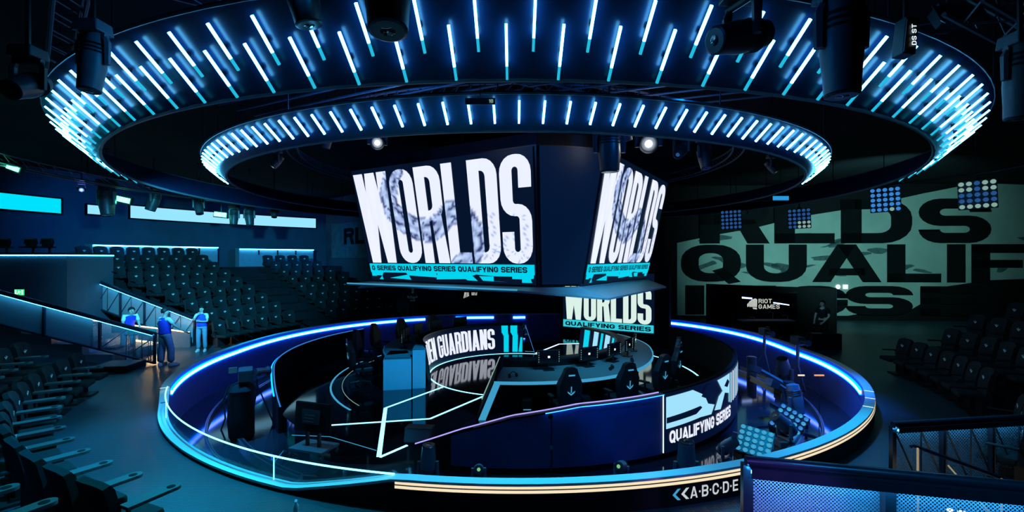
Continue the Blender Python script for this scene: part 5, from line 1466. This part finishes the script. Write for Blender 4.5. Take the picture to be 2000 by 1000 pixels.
camera_stand('camera on a tripod at the far right barrier, right one', 1558, 715, 14.5, 1.35)
def jib(label, p0, p1):
    p0, p1 = V(p0), V(p1); b_ = V((p1.x, p1.y, PZ)); o = thing('jib_arm', label, 'camera crane', b_)
    m = MB(); d = p0 - p1; m.tube([p1 - b_ - d * .12, p0 - b_], .045, 6); m.build('boom', 'fixture_blue', o)
    m = MB(); m.box(p0 - b_ + V((-.08, -.05, -.02)), (.26, .2, .18), (0, .4, .3)); m.build('camera_head', 'fixture_body', o)
    m = MB(); m.cyl((0, 0, 0), p1 - b_, .06, n=8); m.box((0, 0, .03), (.5, .5, .06)); m.build('pedestal', 'fixture_body', o)
    m = MB(); m.box(p1 - b_ - d * .14, (.24, .2, .2)); m.build('counterweight', 'fixture_body', o)
jib('small blue-lit crane arm in the right pit, upper one', WY(1478, 718, 13.0), WY(1532, 748, 12.6))
jib('small blue-lit crane arm in the right pit, lower one', WY(1513, 746, 11.6), WY(1550, 770, 11.7))
o = thing('pedestal_drum', 'small blue drum-shaped stand at the far right of the stage', 'stand', (WY(1468, 712, 15.8).x, 15.8, PZ))
m = MB(); m.lathe([(.17, 0), (.17, .02), (.15, .05), (.15, .62), (.16, .64), (.16, .68)], 18); m.build('drum', 'fixture_blue', o, smooth=True)
m = MB(); m.lathe([(.13, .68), (.12, .70)], 18); m.build('drum_lid', 'dark_metal', o)
for px, w in ((1565, .14), (1600, .2)):
    p = WY(px, 733, 12.6 if px < 1580 else 12.0)
    o = thing('marker_light', 'small %s marker light on a post in the right pit' % ('pale yellow' if px < 1580 else 'orange'), 'light', (p.x, p.y, PZ))
    m = MB(); m.cyl((0, 0, 0), (0, 0, p.z - PZ), .012, n=6); m.build('post', 'black_metal', o)
    m = MB(); m.box((0, 0, p.z - PZ), (w * 1.2, .03, .035)); m.build('lamp_bar', 'led_gold' if px < 1580 else 'beacon_orange', o)
# microphone stand before the blank screen
o = thing('microphone_stand', 'black microphone stand with round foot before the blank curved screen', 'stand', (WY(1077, 900, 8.5).x, 8.5, PZ))
m = MB(); m.lathe([(.16, 0), (.16, .02), (.05, .035), (.02, .05)], 18); m.build('foot', 'black_metal', o)
m = MB(); m.cyl((0, 0, .03), (0, 0, 1.12), .014, n=8); m.build('pole', 'black_metal', o)
m = MB(); m.cyl((0, 0, .55), (0, 0, .62), .022, n=8); m.build('clutch', 'steel', o)
m = MB(); m.sphere((-.02, -.02, 1.15), .045, 10, (1, 1, 1.2)); m.build('microphone', 'matt_black', o)
m = MB(); m.tube([(.25 * cos(R(t)), .2 * sin(R(t)), .012) for t in range(0, 300, 20)], .010, 5); m.build('cable', 'cable_rubber', o)
# wheeled television cart and a monitor wedge on the stage apron
p = WZ(612, 887, -.3)
o = thing('television_cart', 'wheeled cart holding a black television seen from behind', 'cart', (p.x, p.y, -.3), R(-18))
m = MB(); m.box((0, 0, .68), (.78, .07, .52), (R(-6), 0, 0)); m.build('television', 'matt_black', o, bevel=.012)
m = MB(); m.box((0, -.05, .70), (.40, .04, .26), (R(-6), 0, 0)); m.build('rear_cover', 'dark_metal', o, bevel=.01)
for k in range(3):
    m = MB(); m.box((-.05 + .02 * k, -.078, .62 + .06 * k), (.22, .006, .008)); m.build('vent_slot', 'steel', o)
for x in (-.13, .13):
    m = MB(); m.box((x, .0, .34), (.05, .05, .52)); m.build('upright', 'black_metal', o)
m = MB(); m.box((0, .02, .13), (.74, .48, .04)); m.build('base_tray', 'fixture_blue', o)
for x in (-.34, .34):
    for y in (-.18, .22):
        m = MB(); m.cyl((x, y, .05), (x, y, .12), .015, n=6); m.cyl((x - .015, y, .04), (x + .015, y, .04), .04, n=10); m.build('caster', 'steel', o)
p = WZ(818, 861, -.3)
o = thing('stage_monitor', 'small dark box speaker on the stage apron beside the curved screen', 'loudspeaker', (p.x, p.y, -.3), R(-6))
m = MB(); m.slab([V((-.27, -.1, 0)), V((.27, -.1, 0)), V((.27, -.04, .26)), V((-.27, -.04, .26))], (0, .24, 0)); m.build('cabinet', 'fixture_body', o)
m = MB(); m.slab([V((-.25, -.106, .02)), V((.25, -.106, .02)), V((.25, -.05, .24)), V((-.25, -.05, .24))], (0, -.006, 0)); m.build('grille', 'wall_dark', o)
# cloth-wrapped pedestal camera in the left pit
p = V((WY(472, 850, 10.4).x, 10.4, PZ))
o = thing('pedestal_camera', 'tall black cloth-wrapped pedestal with a camera on top, left pit', 'camera', p)
m = MB(); vs = []; fs = []; n = 18
for z, r in ((0, .20), (.1, .24), (.5, .27), (.9, .25), (1.1, .27), (1.2, .20), (1.26, .1)):
    vs += [V((r * (1 + .09 * sin(5 * 2 * pi * k / n + z * 4)) * cos(2 * pi * k / n), r * (1 + .09 * sin(5 * 2 * pi * k / n + z * 4)) * sin(2 * pi * k / n), z)) for k in range(n)]
for i in range(6):
    fs += [(i * n + k, i * n + (k + 1) % n, (i + 1) * n + (k + 1) % n, (i + 1) * n + k) for k in range(n)]
fs += [tuple(range(n)), tuple(6 * n + k for k in range(n))]
m.add(vs, fs); m.build('cloth_cover', 'shirt_black', o, smooth=True)
m = MB(); m.box((.06, .05, 1.42), (.28, .46, .26), (0, 0, .5)); m.build('camera_body', 'fixture_body', o, bevel=.02)
m = MB(); m.lathe([(.08, 0), (.09, .1), (.08, .24), (.11, .3), (.10, .34)], 14, (.17, .24, 1.42), (.45, .85, -.1)); m.build('camera_lens', 'fixture_body', o)
m = MB(); m.box((-.10, -.16, 1.56), (.16, .05, .12), (0, 0, .5)); m.build('viewfinder', 'steel', o)
m = MB(); m.tube([(-.24, -.05, 1.2), (-.34, -.1, .9), (-.30, -.1, .5), (-.38, -.12, .25), (-.3, -.1, .02)], .018, 6); m.build('cable', 'cable_rubber', o)
o = thing('camera_tripod', 'slim tripod in the left pit beside the stage wall', 'tripod', (WY(503, 830, 11.3).x, 11.3, PZ))
for i in range(3):
    a = R(20 + 120 * i); m = MB(); m.tube([(0, 0, .95), (.34 * cos(a), .34 * sin(a), .012)], .016, 6); m.build('leg', 'dark_metal', o)
m = MB(); m.cyl((0, 0, .85), (0, 0, 1.15), .03, n=8); m.build('column', 'dark_metal', o)
m = MB(); m.box((0, 0, 1.2), (.16, .3, .14)); m.cyl((0, .15, 1.2), (0, .3, 1.2), .05, n=10); m.build('camera_body', 'fixture_body', o)
o = thing('light_stand', 'folded light stand with splayed feet on the stage apron', 'stand', (WZ(555, 893, -.7).x, WZ(555, 893, -.7).y, PZ))
for i in range(3):
    a = R(15 + 120 * i); m = MB(); m.tube([(0, 0, .14), (.26 * cos(a), .26 * sin(a), .012)], .01, 5); m.build('leg', 'steel', o)
m = MB(); m.cyl((0, 0, .08), (0, 0, .32), .012, n=6); m.build('column', 'steel', o)
# bottle on the floor by the barrier
o = thing('water_bottle', 'clear water bottle standing on the floor at the bottom edge', 'bottle', (WZ(578, 1007, 0).x, WZ(578, 1007, 0).y, 0))
m = MB(); m.lathe([(.030, 0), (.034, .01), (.034, .05), (.031, .06), (.034, .07), (.034, .13), (.015, .165), (.013, .18)], 14); m.build('bottle_body', 'plastic_clear', o, smooth=True)
m = MB(); m.lathe([(.016, .18), (.016, .20), (.014, .203)], 12); m.build('cap', 'cove_cyan', o)

# ------------------------------------------------------------------ people
def skin_mesh(name, joints, edges, radii, mat, parent, root, sub=1):
    me = bpy.data.meshes.new(name); me.from_pydata([tuple(j) for j in joints], edges, [])
    o = bpy.data.objects.new(name, me); COL.objects.link(o)
    if parent is not None: o.parent = parent
    me.materials.append(M[mat])
    o.modifiers.new('skin', 'SKIN')
    for i, r in enumerate(radii):
        sv = me.skin_vertices[0].data[i]; sv.radius = r if isinstance(r, tuple) else (r, r); sv.use_root = (i == root)
    s = o.modifiers.new('smooth', 'SUBSURF'); s.levels = sub; s.render_levels = sub
    o.modifiers['skin'].use_smooth_shade = True
    return o
def person(label, loc, rz, P, outfit, scale=1.0):
    """figure facing local -Y; P overrides joint places"""
    J = dict(pelvis=(0, 0, .95), waist=(0, 0, 1.10), chest=(0, .005, 1.30), neck=(0, .01, 1.465), jaw=(0, -.02, 1.55), crown=(0, 0, 1.665))
    for s, k in ((1, 'l'), (-1, 'r')):
        J.update({'hip' + k: (s * .095, 0, .91), 'knee' + k: (s * .11, -.02, .50), 'ankle' + k: (s * .115, .02, .09), 'toe' + k: (s * .135, -.16, .035),
                  'sho' + k: (s * .175, .01, 1.415), 'elb' + k: (s * .235, .04, 1.13), 'wri' + k: (s * .235, -.05, .89), 'han' + k: (s * .235, -.08, .80)})
    J.update(P); J = {k: V(v) for k, v in J.items()}
    o = thing('person', label, 'person', loc, rz); o.scale = (scale,) * 3
    vs, es, rs, ix = [], [], [], {}
    def add(k, p, r, to=None):
        ix[k] = len(vs); vs.append(V(p)); rs.append(r)
        if to is not None: es.append((ix[to], ix[k]))
    add('pelvis', J['pelvis'], (.125, .10))
    add('waist', J['waist'], (.115, .09), 'pelvis'); add('chest', J['chest'], (.135, .10), 'waist'); add('collar', J['chest'].lerp(J['neck'], .7), (.085, .07), 'chest')
    add('neck', J['neck'], .050, 'collar'); add('jaw', J['jaw'], (.062, .072), 'neck'); add('brow', J['jaw'].lerp(J['crown'], .55), (.076, .086), 'jaw'); add('crown', J['crown'], (.055, .06), 'brow')
    fwd = (J['jaw'] - J['neck']); fwd = V((fwd.x, fwd.y, 0)); fwd = fwd.normalized() if fwd.length > .012 else V((0, -1, 0))
    add('nose', J['jaw'].lerp(J['crown'], .28) + fwd * .088, .012, 'brow')
    lat = V((-fwd.y, fwd.x, 0))
    for s in (1, -1): add('ear%d' % s, J['jaw'].lerp(J['crown'], .35) + lat * s * .080, .012, 'brow')
    for k in 'lr':
        add('sho' + k, J['sho' + k], .056, 'chest'); add('elb' + k, J['elb' + k], .040, 'sho' + k); add('wri' + k, J['wri' + k], .027, 'elb' + k)
        h = J['han' + k]; w = J['wri' + k]; d = (h - w); L = d.length; d.normalize()
        pm = w + d * L * .62; add('palm' + k, pm, (.036, .020), 'wri' + k)
        sd = d.cross(V((0, 1, 0)) if abs(d.y) < .8 else V((1, 0, 0))).normalized()
        for f, (of, ln) in enumerate(((-.030, .070), (-.010, .082), (.010, .078), (.028, .060))):
            a = pm + sd * of + d * .035; c = d.cross(sd)
            add('f%s%d' % (k, f), a + d * ln * .4, .009, 'palm' + k); add('g%s%d' % (k, f), a + d * ln * .85 + c * .018, .008, 'f%s%d' % (k, f))
        add('th' + k, pm - sd * .045 + d * .005, .010, 'palm' + k); add('tj' + k, pm - sd * .055 + d * .045, .009, 'th' + k)
        add('hip' + k, J['hip' + k], .085, 'pelvis'); add('knee' + k, J['knee' + k], .055, 'hip' + k); add('ankle' + k, J['ankle' + k], .038, 'knee' + k); add('toe' + k, J['toe' + k], .030, 'ankle' + k)
    skin_mesh('body', vs, es, rs, 'skin', o, 0)
    # trousers
    jv = [J['pelvis'] + V((0, 0, .05))] + [J[k] for k in ('hipl', 'kneel', 'anklel', 'hipr', 'kneer', 'ankler')]
    jv[3] = jv[3] + V((0, .0, .0)); tr = outfit.get('trouser_r', (.105, .080, .075))
    skin_mesh('trousers', jv, [(0, 1), (1, 2), (2, 3), (0, 4), (4, 5), (5, 6)], [(.145, .115), tr[0], tr[1], tr[2], tr[0], tr[1], tr[2]], outfit['trousers'], o, 0)
    # shirt with short sleeves
    sv = [J['pelvis'] + V((0, 0, .02)), J['waist'], J['chest'], J['chest'].lerp(J['neck'], .72)]
    se = [(0, 1), (1, 2), (2, 3)]; sr = [(.150, .118), (.138, .110), (.155, .118), (.09, .075)]
    for k in 'lr':
        a = len(sv); sv += [J['sho' + k], J['sho' + k].lerp(J['elb' + k], outfit.get('sleeve', .75))]; se += [(2, a), (a, a + 1)]; sr += [.072, .062]
    skin_mesh('shirt', sv, se, sr, outfit['shirt'], o, 0)
    if 'vest' in outfit:
        m = MB(); n = 20; secs = [(J['pelvis'] + V((0, 0, .02)), .185, .150), (J['waist'], .172, .142), (J['chest'], .190, .150), (J['chest'].lerp(J['neck'], .55), .165, .125), (J['chest'].lerp(J['neck'], .80), .085, .085)]
        ang = atan2((J['shol'] - J['shor']).y, (J['shol'] - J['shor']).x)
        vs_ = []
        for c, rx, ry in secs:
            for i in range(n):
                t_ = 2 * pi * i / n; x, y = rx * cos(t_), ry * sin(t_); vs_.append(c + V((x * cos(ang) - y * sin(ang), x * sin(ang) + y * cos(ang), 0)))
        fs_ = [(i * n + k, i * n + (k + 1) % n, (i + 1) * n + (k + 1) % n, (i + 1) * n + k) for i in range(len(secs) - 1) for k in range(n)]
        m.add(vs_, fs_); m.build('vest', outfit['vest'], o, smooth=True)
        if outfit.get('back_text'):
            c = J['chest'] + V((0, 0, .055)); bx = V((cos(ang), sin(ang), 0)); by = V((-sin(ang), cos(ang), 0))
            m = MB()
            for i in range(6):
                q = c + by * .153 - bx * (-.075 + i * .03); m.slab([q - bx * .011, q + bx * .011, q + bx * .011 + V((0, 0, .03)), q - bx * .011 + V((0, 0, .03))], by * .004)
            m.build('vest_lettering', 'sign_white', o)
    hc = J['jaw'].lerp(J['crown'], .66) - fwd * .016
    m = MB(); n = 16; vs_ = [];
    for i in range(7):
        t_ = pi / 2 - (pi * .73) * i / 6
        for k in range(n):
            a = 2 * pi * k / n; dv = V((cos(a), sin(a), 0)); low = dv.dot(fwd); tt = max(t_, -.12 + low * (.50 if low > 0 else .55))
            vs_.append(hc + V((dv.x * .096 * cos(tt), dv.y * .106 * cos(tt), .108 * sin(tt))))
    fs_ = [(i * n + k, i * n + (k + 1) % n, (i + 1) * n + (k + 1) % n, (i + 1) * n + k) for i in range(6) for k in range(n)]
    m.add(vs_, fs_); m.build('hair', 'hair', o, smooth=True)
    ey = J['jaw'].lerp(J['crown'], .42) + fwd * .081
    m = MB()
    for q in (1, -1): m.sphere(ey + lat * q * .031, .012, 8, (1.3, 1.0, .6)); m.box(ey + lat * q * .032 + V((0, 0, .022)), (.030, .012, .006), (0, 0, atan2(lat.y, lat.x)))
    m.build('eyes', 'hair', o)
    m = MB(); m.box(J['jaw'].lerp(J['crown'], .02) + fwd * .070, (.040, .012, .008), (0, 0, atan2(lat.y, lat.x))); m.build('mouth', 'lips', o)
    if outfit.get('long_hair'):
        m = MB(); b0 = J['neck'] + V((0, 0, .09)) - fwd * .07; m.tube([b0, b0 - fwd * .02 + V((0, 0, -.12)), b0 + V((0, 0, -.26))], [.06, .055, .03], 8); m.build('ponytail', 'hair', o, smooth=True)
    for k in 'lr':
        a, t_ = J['ankle' + k], J['toe' + k]; m = MB()
        dd = V((t_.x - a.x, t_.y - a.y, 0)).normalized(); c = V((a.x, a.y, 0)) + dd * .07
        sd = V((-dd.y, dd.x, 0)); n = 14
        for z, sc in ((0.0, 1.0), (.03, 1.02), (.06, .9), (.095, .55)):
            m.v += [tuple(c + dd * (.145 * sc * cos(2 * pi * i / n) - (.03 if z > .05 else 0)) + sd * .052 * sc * sin(2 * pi * i / n) + V((0, 0, z))) for i in range(n)]
        for i in range(3):
            for q in range(n): m.f.append((i * n + q, i * n + (q + 1) % n, (i + 1) * n + (q + 1) % n, (i + 1) * n + q)); m.mi.append(0)
        m.f += [tuple(range(n)), tuple(3 * n + q for q in range(n))]; m.mi += [0, 0]
        m.build('shoe', outfit['shoes'], o, smooth=True)
    return o
STAFF = dict(trousers='jeans', shirt='shirt_white', vest='vest_blue', shoes='shoe_white')
# the man in front, seen from behind, reaching right
p = WZ(322, 714, 0)
person('person in blue vest and jeans seen from behind, reaching one arm to the right', p, pi - .35,
       dict(jaw=(-.02, -.035, 1.545), elbr=(-.36, -.06, 1.18), wrir=(-.47, -.24, 1.02), hanr=(-.52, -.32, .96), elbl=(.25, .03, 1.14), wril=(.22, -.10, .95), hanl=(.18, -.16, .88),
            kneer=(-.14, -.08, .50), ankler=(-.17, -.06, .09), toer=(-.24, -.22, .035), kneel=(.10, .02, .5), anklel=(.10, .06, .09)),
       dict(STAFF, back_text=True, trouser_r=(.115, .10, .10)), 1.03)
p = WZ(394, 686, 0)
person('person in blue vest standing with a hand raised to the mouth', p, .25,
       dict(elbr=(-.23, -.10, 1.17), wrir=(-.10, -.22, 1.36), hanr=(-.04, -.16, 1.47), elbl=(.22, -.09, 1.14), wril=(.05, -.21, 1.16), hanl=(-.06, -.2, 1.18)), dict(STAFF, long_hair=True), .93)
p = V((WY(250, 690, 15.9).x, 15.9, 0))
person('person in blue vest bending forward behind the near aisle balustrade', p, 1.05,
       dict(waist=(0, -.03, 1.09), chest=(0, -.12, 1.27), neck=(0, -.20, 1.41), jaw=(0, -.27, 1.48), crown=(0, -.27, 1.60), shol=(.175, -.17, 1.37), shor=(-.175, -.17, 1.37), elbl=(.23, -.2, 1.1), elbr=(-.23, -.2, 1.1),
            wril=(.2, -.36, .95), wrir=(-.2, -.36, .95), hanl=(.18, -.44, .90), hanr=(-.18, -.44, .90), kneel=(.11, -.08, .5), kneer=(-.11, .05, .5), ankler=(-.11, .18, .10), toer=(-.12, .04, .035)), dict(STAFF, shirt='shirt_white'), 1.0)
DARK = dict(trousers='shirt_black', shirt='shirt_black', shoes='shirt_black')
person('person in black standing with folded arms by the back wall', V((WY(806, 590, 25.6).x, 25.6, 0)), .1,
       dict(elbl=(.25, -.08, 1.15), wril=(.02, -.2, 1.2), hanl=(-.08, -.2, 1.22), elbr=(-.25, -.08, 1.15), wrir=(-.02, -.2, 1.14), hanr=(.08, -.2, 1.13)), DARK, 1.0)
o = person('person in black t-shirt looking down at the plinth on the right', V((WY(1607, 650, 17.75).x, 17.75, 0)), -1.1,
       dict(jaw=(0, -.05, 1.535), crown=(0, -.03, 1.65), elbl=(.24, -.02, 1.12), wril=(.17, -.24, .92), hanl=(.13, -.32, .86), elbr=(-.24, -.05, 1.12), wrir=(-.15, -.27, .92), hanr=(-.10, -.35, .86), chest=(0, -.03, 1.29)), DARK, 1.0)
